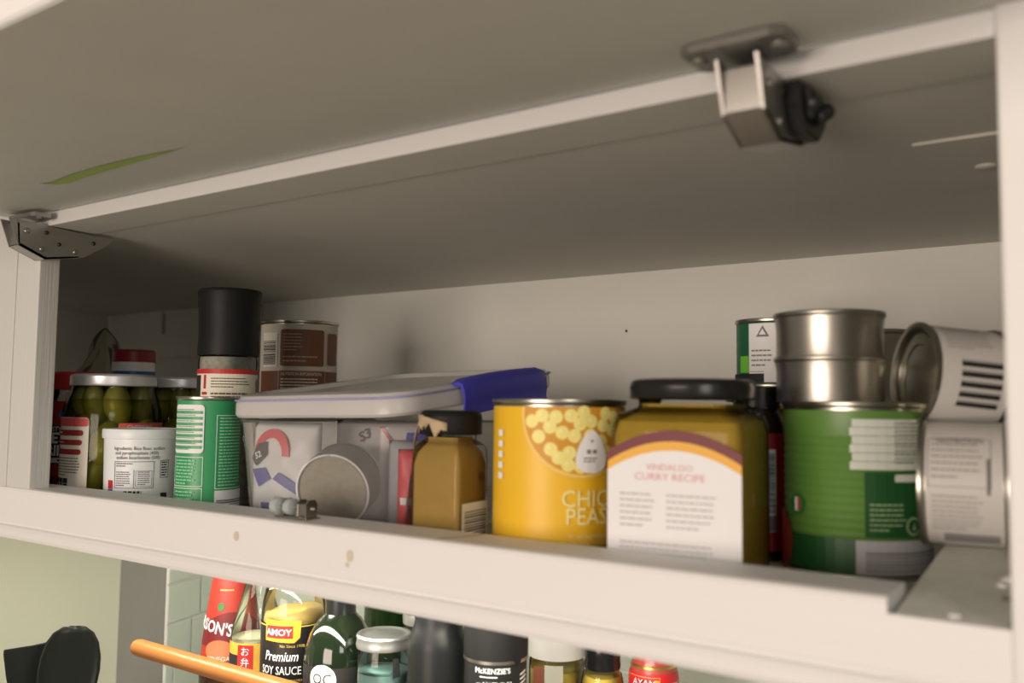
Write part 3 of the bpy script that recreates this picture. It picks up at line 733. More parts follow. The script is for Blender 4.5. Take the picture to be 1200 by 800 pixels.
# --- square paste jars
CURGL = glass('thin_clear_glass', (.97, .985, .96), ior=1.2)
def square_jar(name, label, x0, x1, y0, y1, Hb, Hl, lidR, paste, neck_mat, lid_mat, r=.009, grp=None, lh=.0138):
    cx, cy = (x0 + x1) / 2, (y0 + y1) / 2; w, dp = (x1 - x0) / 2, (y1 - y0) / 2
    t = thing(name, label, 'jar', (cx, cy, SH), 0, grp)
    def S(k, z): return (rrect3(-w * k, w * k, -dp * k, dp * k, r * min(1, k)), z)
    def Cc(R, z, n=6):
        pts = rrect3(-w, w, -dp, dp, r); return ([(R * x / math.hypot(x, y), R * y / math.hypot(x, y)) for x, y in pts], z)
    def I(g, z): return (rrect3(-w + g, w - g, -dp + g, dp - g, r - g * .5), z)
    nz = Hb
    shell('glass_body', [S(.93, .0005), S(.985, .003), S(1, .008), S(1, nz - .016), S(.985, nz - .009), S(.94, nz - .003), (Cc(lidR - .004, nz + .002)), (Cc(lidR - .0045, nz + .006)), Cc(lidR - .003, nz + .0075), Cc(lidR - .003, Hl - .003)], neck_mat, t)
    shell('paste', [I(.004, .003), I(.0014, .008), I(.0014, nz - .017), I(.004, nz - .008), (Cc(lidR - .007, nz + .0)), (Cc(lidR - .007, nz + .004))], paste, t, cap1=True)
    L = [(lidR - .002, Hl - .0135), (lidR, Hl - .013), (lidR, Hl - .0115)]
    for k in range(1): pass
    lathe('jar_lid', [(0, Hl - .0015), (lidR * .55, Hl - .0015), (lidR * .62, Hl - .0008), (lidR - .005, Hl), (lidR - .002, Hl - .0008), (lidR - .0004, Hl - .003), (lidR, Hl - .0055), (lidR - .0002, Hl - lh + .0023), (lidR + .0004, Hl - lh + .0013), (lidR - .001, Hl - lh), (lidR - .003, Hl - lh + .0003)], lid_mat, t)
    return t
PASTE1 = mat('brown_paste', (152, 118, 62), .5, noise=.10, nscale=120, bump=.2)
PASTE2 = mat('mustard_curry_paste', (152, 118, 40), .45, noise=.12, nscale=120, bump=.2)
for M_ in (PASTE1, PASTE2): M_.node_tree.nodes['Principled BSDF'].inputs['Specular IOR Level'].default_value = .1
t = square_jar('brown_paste_jar', 'square jar of brown paste with a torn paper seal on its black lid', .4801, .5261, .0517, .0977, .084, .1090, .0250, PASTE1, CURGL, BLACK, .0045, lh=.0190)
t.rotation_euler.z = .105
m1 = Flat((.0230, -.023, 0), (0, 1, 0))
lb = decal('barcode_label', t, m1, [rr(.0035, .002, .0425, .038)], WHITE, .0006)
decal('barcode', lb, m1, bars(.007, .039, .008, .033, 12, False, 7), INK, .001)
decal('print', t, m1, [disc(.034, .057, .0035)], mat('brown_mark', (96, 74, 40), .5), .0006)
# torn paper seal hanging over the lid
bm = bmesh.new()
pts = []
g = []
for i in range(9):
    row = []
    for j in range(5):
        a = -1.15 + .20 * i; z = .106 - (.0030 + .0235 * max(0, 1 - i / 2.6) + .006 * (1 + math.sin(i * 2.3)) * (1 if i > 2 else 0)) * j / 4 - .0012 * max(0, i - 3); rad = .0249 + .0006 * math.sin(i * 2 + j * 1.3) + .005 * (j / 4) ** 2 * max(0, 1 - i / 2.6)
        row.append(bm.verts.new((rad * math.sin(a), -rad * math.cos(a), z - .0005)))
    g.append(row)
for a, b in zip(g[:-1], g[1:]):
    for j in range(4):
        if (a, j) and not (a is g[3] and j > 2): bm.faces.new((a[j], b[j], b[j + 1], a[j + 1]))
sl = finish('torn_seal', bm, mat('seal_paper', (176, 148, 112), .7, noise=.15, nscale=70), t, smooth=True, label='torn tan paper seal')
sm = sl.modifiers.new('thick', 'SOLIDIFY'); sm.thickness = .0006

CURRYLID = mat('black_metal_lid', (34, 33, 31), .25, .2)
t = square_jar('curry_paste_jar', 'large square curry paste jar with a recipe label facing front and a black lid', .6528, .7428, .0555, .1455, .1120, .1330, .0435, PASTE2, CURGL, CURRYLID, .010)
t.rotation_euler.z = .12
mf = Flat((0, -.0450, 0))
WARM = mat('label_white', (226, 216, 206), .55)
MAR = mat('label_maroon', (104, 20, 26), .5); AMB = mat('label_amber', (226, 160, 44), .5)
def arch(u0, u1, v0, ve, vc, n=16):
    out = [(u0, v0), (u1, v0)]
    for i in range(n + 1):
        q = i / n; u = u1 + (u0 - u1) * q; out.append((u, ve + (vc - ve) * (1 - (2 * q - 1) ** 2)))
    return out
lb = decal('paper_label', t, mf, [arch(-.0449, .0449, .003, .0840, .0985)], MAR, .0005)
decal('print', lb, mf, [arch(-.0449, .0449, .003, .0775, .0915)], AMB, .0008)
decal('print', lb, mf, [arch(-.0449, .0449, .003, .0715, .0855)], WARM, .0011)
decal('print', lb, mf, text('VINDALOO', .0058, -.002, .0725, sx=1.05), mat('label_rose', (212, 146, 134), .6), .0014)
decal('print', lb, mf, text('CURRY RECIPE', .0066, -.002, .0660, sx=1.1), mat('label_rose', (212, 146, 134), .6), .0014)
INK2 = mat('soft_grey_print', (192, 178, 170), .7)
decal('print', lb, mf, words(-.036, -.010, .034, .0585, 6, .35, seed=51) + words(-.004, .032, .034, .0585, 6, .35, seed=52) + words(-.036, .034, .006, .0265, 6, .4, seed=53), INK2, .0014)
q = copy_tree(t); q.location = (.672, .350, SH); q.rotation_euler.z = .05
q['label'] = 'second curry paste jar, hidden behind the recipe-label jar, only its lid and edge showing'
# sauce bottle standing edge-on between the curry jar and the green can
t = thing('dark_sauce_bottle', 'dark slim bottle with a white barcode strip, squeezed between curry jar and large green can', 'bottle', (.7120, .1920, SH), .38)
R = .0205
lathe('bottle_body', [(0, 0), (R - .002, 0), (R, .003), (R, .098), (R - .003, .108), (R - .006, .116)], mat('dark_brown_glass', (46, 28, 22), .2), t)
lathe('bottle_cap', [(R - .004, .113), (R - .003, .1135), (R - .003, .1295), (R - .004, .1305), (0, .1305)], GLOSSB, t)
mp = Cyl(R)
lb = decal('paper_label', t, mp, [rr(.001, .008, .030, .095)], mat('label_red', (160, 34, 32)), .0004)
decal('barcode', lb, mp, [rr(.004, .022, .013, .083)], WHITE, .0007)
decal('print', lb, mp, bars(.005, .012, .036, .081, 30, False, 9), INK, .001)
decal('print', lb, mp, [rr(.004, .0225, .013, .034)], GREY, .0009)
# --- chickpea can
YEL = mat('can_yellow', (232, 176, 34), .42)
t = thing('chickpea_can', 'large yellow can of chick peas between the brown paste jar and the curry jar', 'can', (.5882, .1015, SH), .553)
R = .0512; Hc = .1185
can_parts(t, R, Hc, label_mat=YEL, label_z=(.004, Hc - .0055))
mp = Cyl(R)
PEA = mat('photo_pea', (244, 212, 118), .5, noise=.12, nscale=120); PEAD = mat('photo_pea_shade', (206, 140, 36), .5); BOWL = mat('bowl_amber', (236, 190, 90), .5)
cu, cv, rb = .0175, .1085, .0460
def clipdisc(cx, cy, r, top): return [(x, min(y, top)) for x, y in disc(cx, cy, r, n=40)]
pic = decal('label_picture', t, mp, [clipdisc(cu, cv, rb, .1128)], BOWL, .0004)
decal('print', pic, mp, [clipdisc(cu, cv, rb - .0025, .1128)], PEAD, .0007)
Rn = random.Random(11); peas = []; cen = []
for i in range(4000):
    a = Rn.uniform(0, 6.3); r = (rb - .007) * math.sqrt(Rn.random()); x, y = cu + r * math.cos(a), cv + r * math.sin(a)
    if y > .1095 or any((x - c[0]) ** 2 + (y - c[1]) ** 2 < .0080 ** 2 for c in cen): continue
    cen.append((x, y)); peas.append(disc(x, y, .0050, n=12))
decal('print', pic, mp, peas, PEA, .0010)
decal('print', pic, mp, [disc(x - .0009, y + .0011, .0014, n=8) for x, y in cen], mat('photo_pea_light', (246, 226, 150), .5), .0013)
drop = [(.0235 + .0118 * math.sin(2 * math.pi * i / 24) * (1 - .28 * math.cos(2 * math.pi * i / 24)), .0785 + .0125 * -math.cos(2 * math.pi * i / 24) * -1 * (1.0 if math.cos(2 * math.pi * i / 24) < 0 else 1.45)) for i in range(24)]
ab = decal('badge', pic, mp, [drop], WHITE, .0016)
decal('print', ab, mp, [rr(.0195, .0800, .0225, .0828), rr(.0240, .0800, .0270, .0828), disc(.0235, .089, .0010, n=8)] + words(.0172, .0300, .0735, .0778, 2, .45, seed=55), GREY, .0019)
CRM = mat('cream_print', (214, 200, 178))
LY = mat('pale_yellow_print', (240, 216, 140), .5)
decal('lettering', t, mp, text('CHICK', .0168, .0015, .0425, 'LEFT', sx=.92), mat('lemon_print', (244, 226, 150), .5), .0006)
decal('lettering', t, mp, text('PEAS', .0168, .0045, .0300, 'LEFT', sx=.92), mat('lemon_print', (244, 226, 150), .5), .0006)
decal('lettering', t, mp, text('in springwater', .0052, .022, .0205), LY, .0006)
decal('lettering', t, mp, text('NET WT 800g  DRAINED', .0042, .020, .0150), LY, .0006)
decal('print', t, mp, [rr(-.0535, .060 + i * .0078, -.0475, .0645 + i * .0078) for i in range(5)], WHITE, .0005)
# red tall packet behind
t = box('red_carton', (.528, .165, SH), (.562, .235, .090), DRED, bev=.002)
t['label'] = 'narrow dark red carton glimpsed between the brown paste jar and the chick pea can'; t['category'] = 'box'
# --- green can
LGR = mat('tomato_can_green', (92, 128, 54), .4); DGR = mat('tomato_can_dark_green', (28, 76, 34), .4)
t = thing('large_green_can', 'big green ribbed food can with a white text panel, under the two bare tins', 'can', (.7838, .1920, SH), .238)
R = .0500; Hc = .1190
can_parts(t, R, Hc, 14, (.018, .096), label_mat=LGR, label_z=(.0045, Hc - .006))
mp = Cyl(R + .0002)
lp = decal('label_panel', t, mp, [rr(-.0790, .004, .0, .027)], DGR, .0003)
lp = decal('label_panel', t, mp, [rr(.006, .0285, .080, .072)], DGR, .0003)
decal('print', lp, mp, words(.009, .036, .032, .052, 6, .35, seed=61), mat('sage_print', (140, 160, 110), .6), .0006)
decal('emblem', lp, mp, [disc(.040, .036, .0062), ], mat('sage_print', (140, 160, 110)), .0007)
decal('print', lp, mp, [disc(.040, .036, .0048), ], DGR, .001)
decal('print', lp, mp, [[(.0385, .0335), (.0415, .0335), (.040, .039)]], mat('sage_print', (140, 160, 110)), .0013)
lp = decal('label_panel', t, mp, [rr(-.003 + .0015 * (i % 2), .0735 + i * .0057, .058, .0788 + i * .0057) for i in range(6)], mat('panel_white', (206, 202, 184), .5), .0004)
decal('print', lp, mp, words(.026, .055, .077, .106, 11, .45, seed=62), mat('sage_grey', (140, 140, 120), .6), .0008)
decal('label_panel', t, mp, [rr(.026, .0655, .060, .0705, .001)], mat('panel_white', (206, 202, 184)), .0006)
lp = decal('label_panel', t, mp, [rr(.0, .004, .080, .0265)], mat('panel_mauve', (176, 168, 164), .45), .0004)
decal('barcode', lp, mp, bars(.006, .078, .006, .0195, 7, False, 4), GREY, .0007)
em = decal('emblem', t, mp, [disc(-.0430, .047, .0075)], mat('emblem_green', (40, 110, 50), .4), .0005)
decal('print', em, mp, [rr(-.0446, .0425, -.0420, .052)], WHITE, .0008)
decal('print', em, mp, [rr(-.0420, .0425, -.0394, .052)], RED, .0008)
decal('print', t, mp, [disc(-.067, .02, .018, .022)], mat('tomato_red', (150, 46, 34), .5), .0005)
# --- two bare tins on it
def bare_tin(label, z, grp='bare steel tins on the green can'):
    t = thing('bare_tin', label, 'tin', (.7688, .1850, z), .263, grp)
    R = .0388; Hc = .0322
    lathe('can_body', [(0, .002), (R - .003, .002), (R - .002, 0), (R - .0012, 0), (R - .0016, .004), (R - .0014, .022), (R - .0004, Hc - .0038), (R + .0004, Hc - .003), (R + .0007, Hc - .0014), (R + .0002, Hc), (R - .0016, Hc)], STEEL, t, 56)
    lathe('can_end', [(R - .0016, Hc), (R - .0024, Hc - .0042), (R * .8, Hc - .0042), (R * .77, Hc - .003), (R * .5, Hc - .0034), (0, Hc - .0036)], STEEL, t, 56)
    return t
bare_tin('unlabelled steel tin standing directly on the large green can', SH + .1190)
bare_tin('upper of the two unlabelled steel tins, on top of the other', SH + .1190 + .0322)
# --- small green can on the second curry jar
t = thing('small_green_can', 'small dark green can with lime square and white panel, at the back', 'can', (.6725, .3560, SH + .1331), .321)
R = .0365; Hc = .0640
can_parts(t, R, Hc, label_mat=mat('forest_can_green', (30, 92, 58), .4), label_z=(.004, Hc - .004))
mp = Cyl(R)
decal('label_panel', t, mp, [rr(-.0250, .0045, .030, .0590)], WHITE, .0004)
decal('label_panel', t, mp, [rr(-.037, .0135, -.0255, .0290)], mat('lime_print', (110, 190, 60), .5), .0005)
decal('label_panel', t, mp, [rr(-.056, .0045, -.010, .0125)], INK, .0006)
decal('print', t, mp, [[(-.017, .0465), (-.005, .0465), (-.011, .0570)], rr(-.024, .014, -.010, .0145)] + words(-.022, .0, .018, .036, 4, .3, seed=66), GREY, .0008)
decal('print', t, mp, [[(-.0143, .0483), (-.0077, .0483), (-.011, .0540)]], WHITE, .0011)
# --- tall bare can behind
t = thing('tall_steel_can', 'tall bare steel can at the back, seen between the tins and the tipped can', 'can', (.7610, .3532, SH), .23)
can_parts(t, .0330, .1835, 6, (.05, .13))
# --- two cans lying on their sides at the right
def lying_can(name, label, R, L, loc, yaw, lmat, dark_end=False):
    t = thing(name, label, 'can', loc, yaw)
    M = Matrix.Rotation(math.pi / 2, 4, 'Y')      # axis along +X
    def lt(nm, p, mt): return lathe(nm, p, mt, t, 56, M)
    h = L / 2
    lt('can_body', [(R - .003, -h), (R + .0004, -h), (R + .0008, -h + .0015), (R + .0004, -h + .003), (R - .0012, -h + .0042), (R - .0012, h - .0042), (R + .0004, h - .003), (R + .0008, h - .0015), (R + .0004, h), (R - .003, h)], TIN)
    for s in (-1, 1):
        lt('can_end', [(R - .0028, s * h), (R - .0036, s * (h - .0045)), (R * .84, s * (h - .0045)), (R * .8, s * (h - .0030)), (R * .6, s * (h - .0030)), (R * .57, s * (h - .0040)), (0, s * (h - .0040))], TIN if s < 0 else DSTEEL)
    lt('paper_label', [(R - .0008, -h + .0045), (R - .0008, h - .0045)], lmat)
    return t
class CylX:                      # u along the axis, v around (v = 0 faces -Y, growing upwards)
    def __init__(s, R): s.R = R; s.step = None
    def f(s, u, v, off):
        a = v / s.R; r = s.R + off
        return Vector((u, -r * math.cos(a), r * math.sin(a)))
GWH = mat('dull_white_label', (204, 192, 178), .5)
RL = .0400; zl = .0072 + RL
t = lying_can('upright_label_can', 'white-labelled can lying on its side on the beige block, below the tipped can', RL, .052, (.8605, .1600, zl), .10, GWH)
mp = CylX(RL - .0008)
decal('print', t, mp, words(-.018, .013, .004, .034, 7, .3, seed=71) + words(-.018, .013, -.030, -.004, 8, .3, seed=72), mat('beige_grey_print', (160, 148, 140), .7), .0004, vstep=.004)
decal('print', t, mp, frame(-.020, .0, .015, .032, .0004) + [rr(.0125, -.004, .0145, .018)], GREY, .0004, vstep=.004)
decal('print', t, mp, text('NUTRITION', .006, -.002, .0285, sx=.8), GREY, .0006, vstep=.004)
decal('barcode', t, mp, [rr(-.012, -.043 + i * .0026, .019, -.0413 + i * .0026) for i in range(4)], GREY, .0004, vstep=.004)
RU = .0355; zu = zl + .0690
t = lying_can('tipped_can', 'white-labelled can with a big barcode tipped on its side, resting on the can below', RU, .054, (.8480, .1960, zu), -.18, GWH)
t.rotation_euler = (-.05, .10, .60)
mp = CylX(RU - .0008)
decal('print', t, mp, words(-.018, .016, .016, .042, 9, .35, seed=73), mat('beige_grey_print', (160, 148, 140)), .0004, vstep=.004)
decal('barcode', t, mp, [rr(-.010, -.023 + i * .0068, .017, -.0195 + i * .0068) for i in range(5)], INK, .0004, vstep=.003)
decal('print', t, mp, [rr(-.010, -.023 + i * .0068 + .0042, .017, -.0225 + i * .0068 + .0042) for i in range(5)], GREY, .0004, vstep=.003)

# ------------------------------------------------------------------ bottle rack and bottles below
RK = -.360
rack = thing('bottle_rail', 'round honey-coloured dowel rail in front of the sauce bottles', 'rail', (0, 0, 0))
WOOD = mat('honey_wood', (160, 98, 46), .35, noise=.22, nscale=30, stretch=(.12, 1, 1))
shelf = thing('bottle_shelf', 'low wooden shelf board on feet, under the sauce bottles', 'shelf', (0, 0, 0))
box('shelf_plank', (.02, .090, RK - .018), (.93, .480, RK), WOOD, shelf, .002)
bm = bmesh.new(); tube(bm, [(.033, .110, -.1793), (.0345, .110, -.1793), (.039, .110, -.1793), (.30, .110, -.1800), (.90, .110, -.1815)], [.0060, .0082, .0092, .0092, .0092], 18)
finish('dowel_rail', bm, WOOD, rack, smooth=True, auto=40)
for x in (.30, .62, .88): box('rail_post', (x - .008, .103, RK), (x + .008, .117, -.185), WOOD, rack, .001)
for x in (.05, .88): 
    for y in (.11, .45): box('shelf_foot', (x - .012, y - .012, FLOOR_Z), (x + .012, y + .012, RK - .018), WOOD, shelf)

def bottle(name, label, loc, rot, prof, material, cat='bottle'):
    t = thing(name, label, cat, (loc[0], loc[1], RK), rot)
    t.scale = (KZ, KZ, 1)
    lathe('bottle_body', prof, material, t)
    return t
KZ = 1.0
def Z(z): return .094 + KZ * (z - .094) - RK
# malt vinegar: tapering clear bottle with a shaped red label
P = [(0, 0), (.034, 0), (.0375, .004), (.0375, Z(-.235)), (.035, Z(-.20)), (.0265, Z(-.135)), (.0200, Z(-.095)), (.0155, Z(-.06)), (.0150, Z(-.048))]
t = bottle('vinegar_bottle', 'malt vinegar bottle with a tapering red label and white lettering, leftmost in the rack', (.0193, .2500), .9076, P, CLEAR)
lathe('bottle_cap', [(.0150, Z(-.078)), (.0182, Z(-.077)), (.0182, Z(-.050)), (.016, Z(-.048)), (0, Z(-.048))], DRED, t)
lathe('vinegar', [(0, .003), (.0355, .003), (.036, Z(-.24)), (0, Z(-.24))], mat('vinegar_brown', (84, 50, 28), .2), t)
mp = Cyl(.034, P[2:])
VR = mat('vinegar_red', (170, 48, 34), .45); VD = mat('vinegar_maroon', (112, 26, 28), .45)
lb = decal('paper_label', t, mp, [[(-.045, Z(-.222)), (.045, Z(-.222)), (.046, Z(-.112)), (-.046, Z(-.112))]], VR, .0006, vstep=.012)
decal('print', lb, mp, [rr(-.046, Z(-.119), .046, Z(-.1125))], mat('gold_print', (196, 164, 80)), .001)
decal('print', lb, mp, [arch(-.044, .044, Z(-.203), Z(-.182), Z(-.162))], VD, .0010, vstep=.012)
decal('lettering', lb, mp, text("SARSON'S", 0.0195, -.034, Z(-.1845), sx=.80, bold=.02, rot=-.16), WHITE, .0016, vstep=.008)
decal('emblem', lb, mp, [disc(-.016, Z(-.156), .0048)], mat('emblem_green', (40, 110, 50)), .0014)
decal('emblem', lb, mp, [disc(-.014, Z(-.207), .018, .0125)], mat('vinegar_orange', (214, 110, 70), .45), .0014)
decal('lettering', lb, mp, text('VINEGAR', .0075, -.012, Z(-.2185), sx=1.0), PAPER, .0018)
decal('print', lb, mp, words(-.02, .02, Z(-.1385), Z(-.134), 1, .35, seed=80), mat('gold_print', (196, 164, 80)), .001)
# clear rice vinegar bottle with the yellow label
P = [(0, 0), (.0262, 0), (.0288, .004), (.0288, Z(-.168)), (.0262, Z(-.152)), (.0190, Z(-.130)), (.0140, Z(-.108)), (.0118, Z(-.08)), (.0118, Z(-.05))]
t = bottle('rice_vinegar_bottle', 'clear long-necked bottle with a yellow label and red tag of white Japanese lettering', (.1290, .1985), .879, P, CLEAR)
lathe('bottle_cap', [(.0122, Z(-.066)), (.0138, Z(-.065)), (.0138, Z(-.046)), (0, Z(-.045))], WHITE, t)
lathe('rice_vinegar', [(0, .003), (.0272, .003), (.0272, Z(-.1700)), (0, Z(-.1700))], mat('pale_vinegar', (196, 188, 150), .3), t)
mp = Cyl(.0288)
YL2 = mat('label_ochre', (214, 160, 60), .5)
lb = decal('paper_label', t, mp, [rr(-.0435, .03, .0435, Z(-.172))], YL2, .0005)
decal('print', lb, mp, [rr(-.0435, .03, -.0195, Z(-.1850))], INK, .0008)
decal('tag', lb, mp, [rr(-.0215, Z(-.214), -.0035, Z(-.1735))], RED, .0010)
decal('lettering', lb, mp, text('お', .0105, -.0125, Z(-.1840)), WHITE, .0014)
decal('lettering', lb, mp, text('弁', .0105, -.0125, Z(-.1958)), WHITE, .0014)
decal('lettering', lb, mp, text('当', .0105, -.0125, Z(-.2076)), WHITE, .0014)
decal('print', lb, mp, [rr(.019, .03, .03, Z(-.184))], PAPER, .0009)
decal('print', lb, mp, words(.020, .029, .05, Z(-.188), 14, .4, seed=82), GREY, .0012)
# soy sauce
P = [(0, 0), (.030, 0), (.0330, .004), (.0330, Z(-.1270)), (.0322, Z(-.115)), (.0290, Z(-.100)), (.022, Z(-.086)), (.0145, Z(-.074)), (.0128, Z(-.05))]
t = bottle('soy_sauce_bottle', 'soy sauce bottle with a black label and a red badge under a bare shoulder', (.2173, .1730), .843, P, CLEAR)
lathe('bottle_cap', [(.0130, Z(-.068)), (.0158, Z(-.067)), (.0158, Z(-.047)), (0, Z(-.046))], RED, t)
lathe('sauce', [(0, .003), (.0312, .003), (.0312, Z(-.134)), (0, Z(-.134))], mat('soy_dark', (30, 18, 14), .2), t)
bm = bmesh.new(); revolve(bm, [(0, 0), (.0308, 0), (.0308, .011), (.0285, .016), (.015, .0195), (0, .018)], 32, Matrix.Translation((0, 0, Z(-.1400))))
for v in bm.verts: v.co.z += .10 * v.co.x + (.0016 * math.sin(v.co.x * 210 + 1) * math.cos(v.co.y * 170) if v.co.z > .005 + Z(-.14) else 0)
finish('yellow_residue', bm, mat('amber_residue', (186, 152, 84), .5, noise=.15, nscale=40), t, smooth=True)
mp = Cyl(.0330)
lb = decal('paper_label', t, mp, [rr(-.060, .02, .060, Z(-.1340))], mat('soy_label_black', (28, 25, 24), .4), .0005)
decal('print', lb, mp, [rr(-.060, Z(-.1350), .060, Z(-.1338))], mat('gold_print', (196, 164, 80)), .0008)
decal('badge', lb, mp, [[(-.031, Z(-0.1490)), (.001, Z(-0.1505)), (.0065, Z(-0.1455)), (.0075, Z(-0.1290)), (-.031, Z(-0.1280))]], AMB, .0009)
decal('print', lb, mp, [rr(-.029, Z(-0.1460), -.0005, Z(-0.1335))], RED, .0012)
decal('lettering', lb, mp, text('AMOY', .0090, -.0155, Z(-0.1430), sx=1.05, bold=.02), WHITE, .0015)
decal('lettering', lb, mp, text('Premium', .0135, -.013, Z(-0.1685), sx=.74, shear=.25, bold=.01), WHITE, .0009)
decal('lettering', lb, mp, text('SOY SAUCE', .0115, -.0135, Z(-0.1820), sx=.74, bold=.01), WHITE, .0009)
decal('lettering', lb, mp, text('No Since 1908', .0042, -.001, Z(-0.1550)), mat('gold_print', (196, 164, 80)), .0009)
decal('lettering', lb, mp, text('Traditional fermentation', .0050, -.007, Z(-0.1890)), mat('gold_print', (196, 164, 80)), .0009)
decal('lettering', lb, mp, text('Rich Soy flavour', .0050, -.006, Z(-0.1955)), mat('gold_print', (196, 164, 80)), .0009)
decal('print', lb, mp, words(.024, .046, .03, Z(-0.1335), 20, .35, seed=84), GREY, .0009)
# dark green oil bottle
KZ = .8462
P = [(0, 0), (.038, 0), (.0408, .004), (.0408, Z(-.204)), (.0395, Z(-.190)), (.0345, Z(-.174)), (.0255, Z(-.160)), (.0170, Z(-.151)), (.0150, Z(-.144)), (.0150, Z(-.055))]
t = bottle('oil_bottle', 'dark green glass oil bottle with a round white badge lettered OC', (.2970, .1622), .791, P, mat('bottle_green_gloss', (18, 28, 14), .08, coat=.5))
lathe('bottle_collar', [(.0152, Z(-.154)), (.0178, Z(-.153)), (.0180, Z(-.060)), (.016, Z(-.052)), (0, Z(-.052))], GLOSSB, t)
mp = Cyl(.0408)
lb = decal('paper_label', t, mp, [rr(-.080, .05, .080, Z(-.2050))], mat('oil_label_black', (34, 32, 31), .6), .0005)
decal('badge', lb, mp, [disc(-.0195, Z(-.2180), .0165, .0165 * KZ)], WHITE, .0009)
decal('print', lb, mp, [disc(-.0195, Z(-.2180), .0152, .0152 * KZ)], INK, .0012)
decal('print', lb, mp, [disc(-.0195, Z(-.2180), .0146, .0146 * KZ)], WHITE, .0015)
decal('lettering', lb, mp, text('OC', .0165, -.0195, Z(-.2225), sx=.92), INK, .0018)
decal('lettering', lb, mp, text('NATURALS', .0040, -.0195, Z(-.2300)), INK, .0018)
# glass jar with silver lid
KZ = .8698
P = [(0, 0), (.027, 0), (.0290, .004), (.0290, Z(-0.1830)), (.0275, Z(-0.1740)), (.0262, Z(-0.1700)), (.0262, Z(-0.1630))]
t = bottle('silver_lidded_jar', 'small glass jar of pale blue-green contents with a silver lid, between oil and black bottles', (.3646, .1530), .743, P, CLEAR, 'jar')
lathe('jar_lid', [(.0275, Z(-0.1685)), (.0296, Z(-0.1680)), (.0302, Z(-0.1650)), (.0296, Z(-0.1625)), (.0296, Z(-0.1585)), (.0300, Z(-0.1560)), (.0288, Z(-0.1540)), (.0262, Z(-0.1540)), (.0245, Z(-0.1555)), (.020, Z(-0.1558)), (.0185, Z(-0.1550)), (0, Z(-0.1550))], mat('brushed_lid', (168, 162, 152), .42, .85), t)
lathe('blue_contents', [(0, .003), (.0275, .003), (.0275, Z(-0.1930)), (0, Z(-0.1930))], mat('blue_green_salt', (120, 150, 140), .6, noise=.1, nscale=80), t)
decal('tag', t, Cyl(.029), [[(.010, Z(-0.1950)), (.0185, Z(-0.1940)), (.0165, Z(-0.1745)), (.0095, Z(-0.1745))]], INK, .0006)
# black matt bottle
KZ = .8696
P = [(0, 0), (.028, 0), (.0310, .004), (.0310, Z(-.1560)), (.0296, Z(-.147)), (.0262, Z(-.138)), (.0243, Z(-.130)), (.0240, Z(-.090)), (.022, Z(-.088)), (0, Z(-.088))]
t = bottle('black_bottle', 'plain matt black bottle with sloping shoulders, beside the black food tub', (.4290, .1541), .684, P, mat('matt_black', (24, 24, 23), .35))
lathe('base_ring', [(.0312, .012), (.0316, .013), (.0316, .018), (.0312, .019)], BLACK, t)
# black tub
KZ = .8953
P = [(0, 0), (.028, 0), (.0302, .003), (.0302, Z(-.1460))]
t = bottle('food_tub', 'black tub with a silver band and white lettering under its black lid', (.4899, .1590), .62, P, mat('tub_black', (30, 29, 28), .45), 'tub')
lathe('tub_lid', [(.0300, Z(-.1470)), (.0312, Z(-.1465)), (.0314, Z(-.1130)), (.0300, Z(-.1110)), (0, Z(-.1110))], BLACK, t)
lathe('silver_band', [(.0304, Z(-.1500)), (.0312, Z(-.1495)), (.0312, Z(-.1458)), (.0304, Z(-.1455))], STEEL, t)
decal('tamper_tab', t, Cyl(.0315), [rr(.018, Z(-.1495), .027, Z(-.139), .003)], BLACK, .0007)
mp = Cyl(.0302)
decal('lettering', t, mp, text("McKENZIE'S", .0070, -.003, Z(-.1575), sx=.95), WHITE, .0006)
decal('lettering', t, mp, words(-.015, .010, Z(-.1615), Z(-.1600), 1, .6, seed=86), WHITE, .0006)
decal('lettering', t, mp, text('NATURAL', .0068, .0025, Z(-.1700), sx=.95, bold=.01), WHITE, .0006)
decal('emblem', t, mp, [rr(-.0185, Z(-.175), -.0120, Z(-.1670))], WHITE, .0006)
decal('emblem', t, mp, [rr(-.0175, Z(-.172), -.0130, Z(-.1680))], RED, .0009)
decal('print', t, mp, [[(.026, Z(-.160 - i * .0042)), (.036, Z(-.1575 - i * .0042)), (.036, Z(-.1590 - i * .0042)), (.026, Z(-.1615 - i * .0042))] for i in range(7)], PAPER, .0006)
# white lidded jar
KZ = 1.0
P = [(0, 0), (.026, 0), (.0275, .003), (.0275, Z(-.158)), (.0262, Z(-.1540)), (.0262, Z(-.1480))]
t = bottle('white_lidded_jar', 'clear jar of yellow and red contents with a plain white lid', (.4745, .2850), .554, P, CLEAR, 'jar')
lathe('jar_lid', [(.0260, Z(-.1525)), (.0282, Z(-.1520)), (.0282, Z(-.1290)), (.027, Z(-.1270)), (0, Z(-.1270))], mat('lid_white', (224, 212, 198), .4), t)
lathe('yellow_contents', [(0, .003), (.0262, .003), (.0262, Z(-.1640)), (0, Z(-.1640))], mat('mustard_seed', (176, 146, 60), .6, noise=.25, nscale=120), t)
mp = Cyl(.0275)
decal('paper_label', t, mp, [rr(-.012, .02, .006, Z(-.1560))], mat('jar_label', (206, 196, 176), .5), .0005)
decal('red_patch', t, mp, [rr(-.026, .02, -.0125, Z(-.1590))], mat('brick_contents', (150, 84, 64), .5), .0005)
